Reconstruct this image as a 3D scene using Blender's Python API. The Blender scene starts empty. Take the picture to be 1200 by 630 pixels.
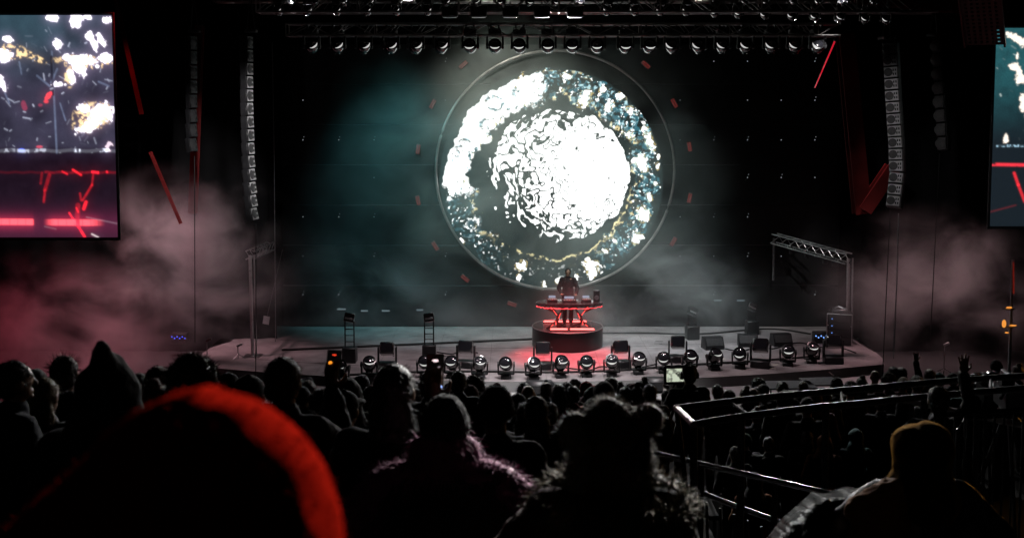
import bpy, bmesh, math, random
import numpy as np
from mathutils import Vector, Matrix, Euler, noise

# ------------------------------------------------------------------ camera
S = bpy.context.scene
COL = S.collection
PI = math.pi
R = math.radians
F_PX = 1287.0                      # focal length in photo pixels (1200 wide)
PITCH = R(4.5)
CAM_Z = 9.0
PY0 = 221.0                        # photo row of the optical axis

cd = bpy.data.cameras.new('camera')
cam = bpy.data.objects.new('camera', cd)
COL.objects.link(cam)
cam.location = (0, 0, CAM_Z)
cam.rotation_euler = (PI / 2 - PITCH, 0, 0)
cd.sensor_width = 36
cd.lens = 36 * F_PX / 1200
cd.shift_y = -(315 - PY0) / 1200
cd.clip_start = 0.05
cd.clip_end = 2000
cd.dof.use_dof = True
cd.dof.focus_distance = 31
cd.dof.aperture_fstop = 4.0
S.camera = cam

# ------------------------------------------------------------------ night sky and a trace of moonlight
w = bpy.data.worlds.new('World')
S.world = w
w.use_nodes = True
nt = w.node_tree
sky = nt.nodes.new('ShaderNodeTexSky')
sky.sky_type = 'NISHITA'
sky.sun_disc = False
sky.sun_elevation = R(8)
sky.sun_rotation = R(200)
bg = nt.nodes['Background']
nt.links.new(sky.outputs[0], bg.inputs[0])
bg.inputs[1].default_value = 0.0001
sl = bpy.data.lights.new('moonlight', 'SUN')
sl.energy = 0.003
sl.angle = R(0.5)
so = bpy.data.objects.new('moonlight', sl)
COL.objects.link(so)
so.rotation_euler = (R(82), 0, R(-20))

S.view_settings.view_transform = 'Standard'
S.view_settings.look = 'None'
S.view_settings.exposure = 0
S.view_settings.gamma = 1
S.render.engine = 'CYCLES'
S.cycles.use_denoising = True
S.cycles.max_bounces = 5
S.cycles.diffuse_bounces = 0
S.cycles.glossy_bounces = 3
S.cycles.transmission_bounces = 3
S.cycles.volume_bounces = 1
S.cycles.transparent_max_bounces = 6
S.cycles.volume_step_rate = 1.0
S.cycles.volume_max_steps = 96
S.cycles.sample_clamp_indirect = 4
S.cycles.caustics_reflective = False
S.cycles.caustics_refractive = False


def lamp(name, kind, loc, aim, power, color=(1, 1, 1), size=0.2, spot=60, blend=0.6):
    l = bpy.data.lights.new(name, kind)
    l.energy = power
    l.color = color
    if kind == 'SPOT':
        l.spot_size = R(spot)
        l.spot_blend = blend
    if kind == 'AREA':
        l.size = size
    else:
        l.shadow_soft_size = size
    o = bpy.data.objects.new(name, l)
    COL.objects.link(o)
    o.location = loc
    d = Vector(aim) - Vector(loc)
    o.rotation_euler = d.to_track_quat('-Z', 'Y').to_euler()
    return o


def ray(px, py):
    v = (PY0 - py) / F_PX
    c, s = math.cos(PITCH), math.sin(PITCH)
    return Vector(((px - 600) / F_PX, c + v * s, -s + v * c))


def at(px, py, Y=None, z=None):
    """A photo pixel as a point in the place, at distance Y or height z."""
    d = ray(px, py)
    t = Y / d.y if Y is not None else (z - CAM_Z) / d.z
    return Vector((0, 0, CAM_Z)) + d * t


def to_px(p):
    c, s = math.cos(PITCH), math.sin(PITCH)
    q = Vector(p) - Vector((0, 0, CAM_Z))
    dep = q.y * c - q.z * s
    up = q.y * s + q.z * c
    return 600 + F_PX * q.x / dep, PY0 - F_PX * up / dep


# stage lamps: mostly unseen spots added to light deck, truss, smoke and rims
lamp('deck_fill_lamp', 'SPOT', (-2.0, 29.2, 12.6), (-1.2, 32.0, 1.5), 1450, (1, .74, .79), .25, 54, 1.0)  # unseen spots added to make up the disc's light on the deck
lamp('deck_fill_lamp', 'SPOT', (5.6, 29.2, 12.6), (5.4, 32.0, 1.5), 1350, (1, .77, .80), .25, 54, 1.0)
lamp('truss_fill_lamp', 'SPOT', (-3.2, 33.6, 12.6), (-1.5, 28.0, 10.9), 170, (1, .95, .86), .1, 100, .8)  # unseen spots added behind the trusses to edge them with light
lamp('truss_fill_lamp', 'SPOT', (5.6, 33.6, 12.6), (4.0, 28.0, 10.9), 170, (1, .95, .86), .1, 100, .8)
lamp('fascia_lamp', 'SPOT', (1.5, 26.0, 12.5), (1.2, 28.3, 1.3), 7000, (1, .96, .97), .2, 46, 1.0)
lamp('disc_fill_lamp', 'SPOT', (1.2, 32.2, 12.4), (1.2, 28.5, 1.3), 700, (1, .92, .94), .25, 100, .6)  # added spot standing in for light thrown forward by the disc
lamp('audience_back_lamp', 'SPOT', (1.2, 27.6, 10.35), (0.2, 8.0, 5.5), 4600, (1, .98, .96), .12, 64, .7)
lamp('audience_back_lamp', 'SPOT', (-5.2, 27.6, 10.35), (-1.5, 6.0, 6.2), 1100, (1, .96, .96), .12, 60, .7)
lamp('audience_back_lamp', 'SPOT', (7.6, 27.6, 10.35), (3.0, 8.0, 5.2), 1700, (1, .97, .95), .12, 60, .7)
lamp('added_rim_spot', 'SPOT', (7.0, 24.2, 12.5), (-.12, 2.0, 8.45), 48000, (1, .97, .94), .12, 9, .6)  # unseen narrow spot added for rim light on the nearest figures
lamp('disc_smoke_fill', 'SPOT', (-1.0, 31.2, 12.5), (0.0, 34.6, 8.6), 2600, (.92, .95, .82), .3, 75, 1.0)  # unseen spots added to brighten the smoke round the disc
lamp('disc_smoke_fill', 'SPOT', (-5.0, 31.0, 12.3), (-3.7, 34.8, 7.0), 3200, (.22, .80, .86), .3, 56, 1.0)
lamp('disc_smoke_fill', 'SPOT', (5.0, 31.0, 12.3), (4.4, 34.4, 3.2), 4200, (.75, .92, .95), .3, 50, 1.0)
lamp('red_pool_fill', 'SPOT', (1.7, 31.7, 12.6), (1.72, 31.9, 1.5), 17000, (1, .008, .04), .1, 22, 1.0)  # unseen spot added for the red pool before the riser
lamp('red_roof_lamp', 'SPOT', (-9.4, 27.2, 12.2), (-10.4, 29.5, 8.6), 190, (1, .02, .03), .15, 44, .8)
lamp('red_roof_lamp', 'SPOT', (10.8, 29.4, 12.4), (10.0, 32.5, 7.0), 3.5, (1, .02, .03), .15, 60, .8)
lamp('smoke_fill_lamp', 'SPOT', (-9.6, 31.7, 12.5), (-9.8, 31.3, 4.0), 3800, (1, .56, .62), .3, 50, 1.0)  # unseen spots added to brighten the smoke at the sides
lamp('smoke_fill_lamp', 'SPOT', (-13.2, 29.2, 11.5), (-13.6, 30.4, 2.0), 2300, (1, .14, .22), .3, 60, 1.0)
lamp('smoke_fill_lamp', 'SPOT', (11.8, 32.2, 12.5), (12.0, 31.2, 3.2), 2900, (1, .60, .64), .3, 44, 1.0)
lamp('portal_fill_lamp', 'SPOT', (7.5, 25.5, 12.4), (9.6, 33.9, 4.6), 2600, (1, .96, .95), .1, 20, .8)  # unseen spots added to brighten the portal posts
lamp('portal_fill_lamp', 'SPOT', (-5.0, 25.5, 12.4), (-7.7, 32.3, 4.4), 700, (1, .96, .95), .1, 11, .8)
lamp('amber_lamp', 'SPOT', (11.5, 20.0, 5.6), (3.4, 9.8, 5.6), 110, (1, .42, .06), .1, 70, .7)

# ------------------------------------------------------------------ helpers


class MB:
    """Collects boxes, tubes, lathes and grids, then links them as ONE mesh object."""

    def __init__(s):
        s.v, s.f = [], []

    def add(s, vs, fs, M=None):
        o = len(s.v)
        if M is not None:
            vs = [M @ Vector(v) for v in vs]
        s.v += [tuple(v) for v in vs]
        s.f += [tuple(i + o for i in f) for f in fs]
        return s

    def box(s, c, size, rot=(0, 0, 0), bev=0.0, M=None):
        m = Matrix.Translation(c) @ Euler(rot).to_matrix().to_4x4()
        if M is not None:
            m = M @ m
        hx, hy, hz = size[0] / 2, size[1] / 2, size[2] / 2
        if bev <= 0:
            vs = [(x * hx, y * hy, z * hz) for x in (-1, 1) for y in (-1, 1) for z in (-1, 1)]
            fs = [(0, 1, 3, 2), (4, 6, 7, 5), (0, 4, 5, 1), (2, 3, 7, 6), (0, 2, 6, 4), (1, 5, 7, 3)]
            return s.add(vs, fs, m)
        b = bmesh.new()
        bmesh.ops.create_cube(b, size=1)
        for v in b.verts:
            v.co = Vector((v.co.x * size[0], v.co.y * size[1], v.co.z * size[2]))
        bmesh.ops.bevel(b, geom=list(b.edges), offset=bev, segments=1, affect='EDGES')
        b.verts.index_update()
        s.add([v.co.copy() for v in b.verts], [[v.index for v in f.verts] for f in b.faces], m)
        b.free()
        return s

    def tube(s, p0, p1, r0, r1=None, n=8, cap=True):
        p0, p1 = Vector(p0), Vector(p1)
        r1 = r0 if r1 is None else r1
        d = p1 - p0
        if d.length < 1e-6:
            return s
        q = d.to_track_quat('Z', 'Y').to_matrix()
        vs = []
        for p, r in ((p0, r0), (p1, r1)):
            for i in range(n):
                a = 2 * PI * i / n
                vs.append(p + q @ Vector((r * math.cos(a), r * math.sin(a), 0)))
        fs = [(i, (i + 1) % n, n + (i + 1) % n, n + i) for i in range(n)]
        if cap:
            fs += [tuple(reversed(range(n))), tuple(range(n, 2 * n))]
        return s.add(vs, fs)

    def path(s, pts, r, n=6):
        pts = [Vector(p) for p in pts]
        rs = r if isinstance(r, (list, tuple)) else [r] * len(pts)
        vs, fs = [], []
        for k, p in enumerate(pts):
            t = (pts[min(k + 1, len(pts) - 1)] - pts[max(k - 1, 0)]).normalized()
            u = Vector((0, 0, 1)) if abs(t.z) < .95 else Vector((1, 0, 0))
            a = t.cross(u).normalized()
            b = t.cross(a).normalized()
            for i in range(n):
                g = 2 * PI * i / n
                vs.append(p + (a * math.cos(g) + b * math.sin(g)) * rs[k])
        for k in range(len(pts) - 1):
            for i in range(n):
                j = (i + 1) % n
                fs.append((k * n + i, k * n + j, (k + 1) * n + j, (k + 1) * n + i))
        fs += [tuple(reversed(range(n))), tuple(range((len(pts) - 1) * n, len(pts) * n))]
        return s.add(vs, fs)

    def lathe(s, prof, n=20, M=None):
        """prof: (radius, height) pairs, turned about Z."""
        vs, fs = [], []
        for r, z in prof:
            for i in range(n):
                a = 2 * PI * i / n
                vs.append((max(r, 1e-4) * math.cos(a), max(r, 1e-4) * math.sin(a), z))
        for k in range(len(prof) - 1):
            for i in range(n):
                j = (i + 1) % n
                fs.append((k * n + i, k * n + j, (k + 1) * n + j, (k + 1) * n + i))
        fs += [tuple(reversed(range(n))), tuple(range((len(prof) - 1) * n, len(prof) * n))]
        return s.add(vs, fs, M)

    def ball(s, c, r, nu=14, nv=9, M=None):
        rr = r if isinstance(r, (tuple, list)) else (r, r, r)
        vs, fs = [], []
        c = Vector(c)
        for k in range(nv + 1):
            t = PI * k / nv
            for i in range(nu):
                a = 2 * PI * i / nu
                q = max(math.sin(t), 1e-3)
                p = Vector((rr[0] * q * math.cos(a), rr[1] * q * math.sin(a), -rr[2] * math.cos(t)))
                vs.append((M @ p if M is not None else p) + c)
        for k in range(nv):
            for i in range(nu):
                j = (i + 1) % nu
                fs.append((k * nu + i, k * nu + j, (k + 1) * nu + j, (k + 1) * nu + i))
        fs += [tuple(reversed(range(nu))), tuple(range(nv * nu, (nv + 1) * nu))]
        return s.add(vs, fs)

    def cap(s, p0, p1, r0, r1):
        """tapered limb with round ends"""
        s.ball(p0, r0)
        s.ball(p1, r1)
        return s.tube(p0, p1, r0, r1, 14)

    def mesh(s, name, mat, sharp=40):
        me = bpy.data.meshes.new(name)
        me.from_pydata(s.v, [], s.f)
        me.polygons.foreach_set('use_smooth', [True] * len(me.polygons))
        me.set_sharp_from_angle(angle=R(sharp))
        if mat:
            me.materials.append(mat)
        return me

    def build(s, name, mat, parent=None, sharp=40):
        return link(name, s.mesh(name, mat, sharp), parent)


def link(name, me, parent=None):
    o = bpy.data.objects.new(name, me)
    COL.objects.link(o)
    if parent:
        o.parent = parent
    return o


def tag(o, label=None, cat=None, group=None, kind=None):
    if label:
        o['label'] = label
    if cat:
        o['category'] = cat
    if group:
        o['group'] = group
    if kind:
        o['kind'] = kind
    return o


def thing(name, label, cat, loc=(0, 0, 0), rot=(0, 0, 0), group=None, scale=1.0):
    o = bpy.data.objects.new(name, None)
    o.empty_display_size = .1
    COL.objects.link(o)
    o.location = loc
    o.rotation_euler = rot
    o.scale = (scale, scale, scale)
    return tag(o, label, cat, group)


KIDS = {}


def kids(o):
    return [c for c in COL.objects if c.parent == o]


def dup(root, loc, rot=None, label=None, group=None, scale=None):
    if root.name not in KIDS:
        KIDS[root.name] = [(c, kids(c)) for c in kids(root)]
    r = root.copy()
    COL.objects.link(r)
    r.location = loc
    if rot is not None:
        r.rotation_euler = rot
    if label:
        r['label'] = label
    if group:
        r['group'] = group
    if scale:
        r.scale = (scale, scale, scale)
    for c, gs in KIDS[root.name]:
        d = c.copy()
        COL.objects.link(d)
        d.parent = r
        for g in gs:
            e = g.copy()
            COL.objects.link(e)
            e.parent = d
    return r


# ------------------------------------------------------------------ materials
MATS = {}


def mat(name, col, rough=.6, metal=0.0, var=.25, scale=6.0, bump=.15, sheen=0.0, spec=.5, coat=0.0, sheen_tint=None, bscale=None):
    if name in MATS:
        return MATS[name]
    m = bpy.data.materials.new(name)
    m.use_nodes = True
    t = m.node_tree
    b = t.nodes['Principled BSDF']
    tc = t.nodes.new('ShaderNodeTexCoord')
    n = t.nodes.new('ShaderNodeTexNoise')
    n.inputs['Scale'].default_value = scale
    n.inputs['Detail'].default_value = 5
    t.links.new(tc.outputs['Object'], n.inputs['Vector'])
    r = t.nodes.new('ShaderNodeValToRGB')
    r.color_ramp.elements[0].position = .3
    r.color_ramp.elements[1].position = .7
    c = Vector(col)
    r.color_ramp.elements[0].color = (*(c * (1 - var)), 1)
    r.color_ramp.elements[1].color = (*[min(1, x * (1 + var)) for x in c], 1)
    t.links.new(n.outputs['Fac'], r.inputs['Fac'])
    t.links.new(r.outputs['Color'], b.inputs['Base Color'])
    b.inputs['Metallic'].default_value = metal
    b.inputs['Specular IOR Level'].default_value = spec
    mr = t.nodes.new('ShaderNodeMapRange')
    mr.inputs['To Min'].default_value = max(.02, rough - .12)
    mr.inputs['To Max'].default_value = min(1, rough + .12)
    t.links.new(n.outputs['Fac'], mr.inputs['Value'])
    t.links.new(mr.outputs['Result'], b.inputs['Roughness'])
    if sheen:
        b.inputs['Sheen Weight'].default_value = sheen
        b.inputs['Sheen Roughness'].default_value = .4
        b.inputs['Sheen Tint'].default_value = (*(sheen_tint or (1, 1, 1)), 1)
    if coat:
        b.inputs['Coat Weight'].default_value = coat
        b.inputs['Coat Roughness'].default_value = .1
    if bump:
        n2 = t.nodes.new('ShaderNodeTexNoise')
        n2.inputs['Scale'].default_value = bscale or scale * 4
        n2.inputs['Detail'].default_value = 4
        t.links.new(tc.outputs['Object'], n2.inputs['Vector'])
        bp = t.nodes.new('ShaderNodeBump')
        bp.inputs['Strength'].default_value = bump
        bp.inputs['Distance'].default_value = .02
        t.links.new(n2.outputs['Fac'], bp.inputs['Height'])
        t.links.new(bp.outputs['Normal'], b.inputs['Normal'])
    MATS[name] = m
    return m


def glow(name, col, strength):
    if name in MATS:
        return MATS[name]
    m = bpy.data.materials.new(name)
    m.use_nodes = True
    t = m.node_tree
    b = t.nodes['Principled BSDF']
    b.inputs['Base Color'].default_value = (.01, .01, .01, 1)
    b.inputs['Emission Color'].default_value = (*col, 1)
    b.inputs['Emission Strength'].default_value = strength
    MATS[name] = m
    return m


def screen_mat(name, strength):
    """an LED screen: it shows the picture stored on its grid of LEDs"""
    m = bpy.data.materials.new(name)
    m.use_nodes = True
    t = m.node_tree
    b = t.nodes['Principled BSDF']
    b.inputs['Base Color'].default_value = (.012, .012, .013, 1)
    b.inputs['Roughness'].default_value = .55
    a = t.nodes.new('ShaderNodeAttribute')
    a.attribute_name = 'picture'
    t.links.new(a.outputs['Color'], b.inputs['Emission Color'])
    b.inputs['Emission Strength'].default_value = strength
    return m


BLACK = mat('black_metal', (.018, .018, .02), .42, .0, .3, 9, .08)
GLOSS = mat('gloss_black', (.012, .012, .013), .16, 0, .3, 8, .03, spec=.7, coat=.6)
ALU = mat('aluminium', (.55, .55, .56), .32, 1.0, .12, 12, .05)
DARKALU = mat('dark_truss_metal', (.34, .32, .31), .38, 1.0, .25, 10, .06)
STEEL = mat('grey_steel', (.28, .28, .29), .38, .8, .2, 10, .06)
DRAPE = mat('black_drape', (.010, .010, .011), .9, 0, .4, 1.2, .3, spec=.15)
FLOORM = mat('stage_floor', (.28, .255, .26), .60, 0, .32, 1.6, .25, bscale=14, spec=.35)
CONC = mat('concrete', (.035, .035, .036), .85, 0, .3, .7, .2, bscale=20)
FASCIA = mat('white_fascia', (.62, .61, .61), .6, 0, .12, 1.5, .08)
REDBEAM = mat('red_painted_beam', (.15, .008, .008), .5, 0, .25, 2, .1)
RUBBER = mat('rubber', (.012, .012, .012), .7, 0, .2, 10, .1)
LENS = mat('lens_glass', (.02, .02, .025), .05, 0, .1, 4, 0, spec=1.0, coat=1.0)
LIT_BAFFLE = mat('lit_baffle_grey', (.34, .34, .35), .5, 0, .2, 8, .1)  # grey of the lit speaker fronts, put into the colour
GRILLE = mat('dark_grille', (.05, .05, .052), .55, .3, .3, 40, .3)


# ------------------------------------------------------------------ noise pictures for the screens
def vnoise(x, y, seed):
    rs = np.random.RandomState(seed)
    L = rs.rand(256, 256)
    xi, yi = np.floor(x).astype(int), np.floor(y).astype(int)
    fx, fy = x - xi, y - yi
    fx = fx * fx * fx * (fx * (fx * 6 - 15) + 10)
    fy = fy * fy * fy * (fy * (fy * 6 - 15) + 10)
    g = lambda i, j: L[(xi + i) % 256, (yi + j) % 256]
    return (g(0, 0) * (1 - fx) + g(1, 0) * fx) * (1 - fy) + (g(0, 1) * (1 - fx) + g(1, 1) * fx) * fy


def fbm(x, y, seed, o=4):
    t, a, n = 0, 1, 0
    for k in range(o):
        t = t + a * vnoise(x * 2 ** k + 17.3 * k, y * 2 ** k + 9.1 * k, seed + k)
        n += a
        a *= .5
    return t / n


def blur(a, r):
    """soft spread of a picture, as a video feed has it"""
    k = np.exp(-.5 * (np.arange(-3 * r, 3 * r + 1) / r) ** 2)
    k /= k.sum()
    n = len(k) // 2
    for ax in (0, 1):
        p = np.pad(a, [(n, n) if i == ax else (0, 0) for i in range(a.ndim)], mode='edge')
        out = np.zeros_like(a)
        for i, w in enumerate(k):
            out += w * (p[i:i + a.shape[0]] if ax == 0 else p[:, i:i + a.shape[1]])
        a = out
    return a


def sstep(a, b, x):
    t = np.clip((x - a) / (b - a), 0, 1)
    return t * t * (3 - 2 * t)


def led_grid(name, us, vs, pic, m, parent, mask=None, center=(0, 0)):
    """a fine grid of LEDs in the local XZ plane facing -Y; pic[j, i] = linear colour"""
    nu, nv = len(us), len(vs)
    X, Z = np.meshgrid(us, vs)
    co = np.zeros((nu * nv, 3))
    co[:, 0] = X.ravel()
    co[:, 2] = Z.ravel()
    i, j = np.meshgrid(np.arange(nu - 1), np.arange(nv - 1))
    a = (j * nu + i).ravel()
    fc = np.stack([a, a + 1, a + nu + 1, a + nu], 1)
    if mask is not None:
        mk = mask.ravel()
        fc = fc[mk[fc].all(1)]
        used = np.zeros(nu * nv, bool)
        used[fc.ravel()] = True
        idx = np.cumsum(used) - 1
        co = co[used]
        fc = idx[fc]
        col = pic.reshape(-1, 3)[used]
    else:
        col = pic.reshape(-1, 3)
    me = bpy.data.meshes.new(name)
    me.vertices.add(len(co))
    me.vertices.foreach_set('co', co.ravel())
    me.loops.add(fc.size)
    me.loops.foreach_set('vertex_index', fc.ravel().astype(np.int32))
    me.polygons.add(len(fc))
    me.polygons.foreach_set('loop_start', np.arange(0, fc.size, 4, dtype=np.int32))
    me.polygons.foreach_set('loop_total', np.full(len(fc), 4, dtype=np.int32))
    me.update(calc_edges=True)
    at_ = me.color_attributes.new('picture', 'FLOAT_COLOR', 'POINT')
    at_.data.foreach_set('color', np.concatenate([col, np.ones((len(col), 1))], 1).ravel().astype(np.float32))
    me.materials.append(m)
    return link(name, me, parent)

# ================================================================== the setting
STAGE_Z = 1.5
PIT_Z = 1.1
WALL_Y = 36.4


def struct(name, mb, m):
    return tag(mb.build(name, m), kind='structure')


# ground: one sheet to the horizon
b = MB()
b.add([(-600, -300, PIT_Z - .004), (600, -300, PIT_Z - .004), (600, 900, PIT_Z - .004), (-600, 900, PIT_Z - .004)], [(0, 1, 2, 3)])
struct('ground', b, CONC)


def row_z(k):
    return 7.1 - .2295 * k


def ground_z(x, y):
    if y > 9.9 and x > right_edge(y):
        return 2.75 if y < 21.6 else PIT_Z
    k = math.floor(y / .9)
    return max(PIT_Z, row_z(k))


def right_edge(y):
    return 1.9 + (y - 9) * .12


# terraced audience rows, as a stair of solid slabs
b = MB()
for k in range(-4, 26):
    y0, y1 = k * .9, (k + 1) * .9
    z = row_z(k)
    xr = 40 if y0 < 9.8 else right_edge((y0 + y1) / 2)
    b.box(((xr - 40) / 2, (y0 + y1) / 2, (z + PIT_Z) / 2 - .01), (xr + 40, .9, z - PIT_Z + .02))
struct('terrace_floor', b, CONC)
b = MB()
b.box((21.6, 15.75, (2.75 + PIT_Z) / 2), (36, 11.7, 2.75 - PIT_Z))
struct('standing_area_floor', b, CONC)

# stage deck with a curved front
front = [at(270, 400, z=STAGE_Z), at(247, 407, z=STAGE_Z), at(234, 416, z=STAGE_Z), at(229, 423, z=STAGE_Z)]
for px in np.linspace(232, 1036, 60):
    t = (px - 620) / 420.0
    py = 447 - 21 * t * t
    front.append(at(px, py, z=STAGE_Z))
front += [at(1035, 420, z=STAGE_Z), at(1027, 413, z=STAGE_Z), at(1012, 405, z=STAGE_Z)]
b = MB()
n = len(front)
vs = [(p.x, p.y, STAGE_Z) for p in front] + [(p.x, WALL_Y + 1, STAGE_Z) for p in front]
fs = [(i, i + 1, n + i + 1, n + i) for i in range(n - 1)]
b.add(vs, fs)
struct('stage_deck', b, FLOORM)
b = MB()
vs = [(p.x, p.y, STAGE_Z - .003) for p in front] + [(p.x, p.y, PIT_Z) for p in front]
b.add(vs, [(i, n + i, n + i + 1, i + 1) for i in range(n - 1)])
struct('stage_front_face', b, FASCIA)
# seams of the stage decking
b = MB()
for k in range(1, 5, 2):
    pts = [Vector((p.x, p.y + 1.35 * k, STAGE_Z + .002)) for p in front[8:-8]]
    b.path(pts, .003, 4)
for i in range(9, n - 9, 5):
    b.path([Vector((front[i].x, front[i].y + .1, STAGE_Z + .002)), Vector((front[i].x, WALL_Y - .2, STAGE_Z + .002))], .0025, 4)
struct('deck_seams', b, RUBBER)
# worn gaffer tape on the deck
b = MB()
tr = random.Random(12)
for k in range(26):
    px, py = tr.uniform(330, 985), tr.uniform(398, 438)
    p = at(px, py, z=STAGE_Z)
    b.box((p.x, p.y, STAGE_Z + .005), (tr.uniform(.12, .7), .05, .002), (0, 0, tr.choice((0, 0, PI / 2, tr.uniform(-.6, .6)))))
struct('floor_tape', b, mat('gaffer_tape', (.03, .03, .03), .7, 0, .3, 9, .1))
b = MB()
for k in range(9):
    px, py = tr.uniform(420, 960), tr.uniform(402, 434)
    p = at(px, py, z=STAGE_Z)
    for a in (.7, -.7):
        b.box((p.x, p.y, STAGE_Z + .005 + .003 * (a > 0)), (.26, .04, .002), (0, 0, a))
struct('floor_marks', b, mat('white_tape', (.6, .58, .5), .7, 0, .2, 9, .1))
# lower apron in front of the stage
b = MB()
midf = front[5:-4]
m_ = n
n = len(midf)
vs = [(p.x * 1.0, p.y - .03, PIT_Z + .12) for p in midf] + [(p.x * 1.02, p.y - 2.0, PIT_Z + .12) for p in midf]
vs += [(p.x * 1.02, p.y - 2.0, PIT_Z) for p in midf]
b.add(vs, [(n + i, n + i + 1, i + 1, i) for i in range(n - 1)] + [(2 * n + i, 2 * n + i + 1, n + i + 1, n + i) for i in range(n - 1)])
struct('apron_floor', b, mat('pale_apron', (.34, .335, .34), .7, 0, .2, 1.2, .1))

# back wall with seams, drapes, roof
b = MB()
b.box((0, WALL_Y + .3, 7), (60, .5, 16))
struct('back_wall', b, DRAPE)
b = MB()
b.box((0, 31, 13.1), (60, 18, .3))
struct('roof_ceiling', b, DRAPE)
for sx, nm in ((-1, 'wing_drape'), (1, 'wing_drape')):
    b = MB()
    x0 = at(321, 200, Y=34.5).x if sx < 0 else at(1012, 200, Y=34.5).x
    n2 = 120
    vs, fs = [], []
    for i in range(n2):
        u = i / (n2 - 1)
        x = x0 + sx * u * 12
        y = 34.5 + .06 * math.sin(u * 95) + .03 * math.sin(u * 37 + 1)
        vs += [(x, y, PIT_Z), (x, y, 12.9), (x, y + .03, PIT_Z), (x, y + .03, 12.9)]
    for i in range(n2 - 1):
        a = i * 4
        fs += [(a, a + 4, a + 5, a + 1), (a + 2, a + 3, a + 7, a + 6), (a + 1, a + 5, a + 7, a + 3)]
    b.add(vs, fs)
    o = b.build(nm, DRAPE)
    tag(o, 'tall black wing drape beside the %s' % ('left portal frame' if sx < 0 else 'right portal frame and amplifier rack'), 'drape', 'black drapes at the stage wings')

# the big dark video wall behind the disc
wall = thing('video_wall', 'huge dark video wall with rows of tiny pin lights behind the glowing disc', 'video wall', (0, WALL_Y - .02, STAGE_Z))
b = MB()
xl, xr = at(330, 200, Y=WALL_Y).x, at(985, 200, Y=WALL_Y).x
rows = [99, 146, 193, 240, 287, 334]
edges = [at(600, y, Y=WALL_Y).z for y in [52] + rows] + [STAGE_Z + .02]
for i in range(len(edges) - 1):
    z1, z0 = edges[i], edges[i + 1]
    b.box(((xl + xr) / 2, 0, (z0 + z1) / 2 - STAGE_Z), (xr - xl, .06, z1 - z0 - .03), bev=.008)
b.build('wall_panels', mat('video_wall_black', (.011, .012, .013), .42, 0, .3, 1.5, .05), wall)
b = MB()
for i in range(1, len(edges) - 1):
    b.box(((xl + xr) / 2, 0.0, edges[i] - STAGE_Z), (xr - xl, .05, .022))
b.build('seam_rail', mat('seam_rail_metal', (.10, .10, .11), .4, .8, .3, 2, .05), wall)
b = MB()
rng = random.Random(4)
for ry in (72, 117.5, 164, 208, 254, 300, 345):
    for rx in list(np.arange(397, 470, 41.3)) + [522] + list(np.arange(797, 985, 39.5)) + [355]:
        if (rx - 648) ** 2 + (ry - 205) ** 2 < 140 ** 2 or rng.random() < .28:
            continue
        p = at(rx, ry, Y=WALL_Y - .06)
        b.ball((p.x, -.04, p.z - STAGE_Z), .018, 6, 4)
        if rng.random() < .6:
            b.ball((p.x + .03, -.04, p.z - STAGE_Z + .10), .012, 6, 4)
o = b.build('pin_lights', glow('pin_light', (.85, .95, 1.0), .28), wall)
o['kind'] = 'stuff'
# dim strips of light low on the wall
b = MB()
for px, py, wpx in ((400, 362, 10), (427, 364, 8), (452, 364, 9), (492, 363, 8), (841, 352, 9), (868, 352, 9)):
    p = at(px, py, Y=WALL_Y - .06)
    b.box((p.x, -.05, p.z - STAGE_Z), (wpx / 35.5, .03, .05))
b.build('strip_light', glow('strip_glow', (.6, .8, .9), .18), wall)

# ------------------------------------------------------------------ glowing disc
DISC_Y = WALL_Y - .22
dc = at(646, 211, Y=DISC_Y)
PXM = 1 / (dc.y / F_PX / math.cos(0))       # px per metre at the disc
DR = 131.0 / PXM * 1.003
N = 520
us = np.linspace(-1.03, 1.03, N)
U, V = np.meshgrid(us, us)


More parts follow.
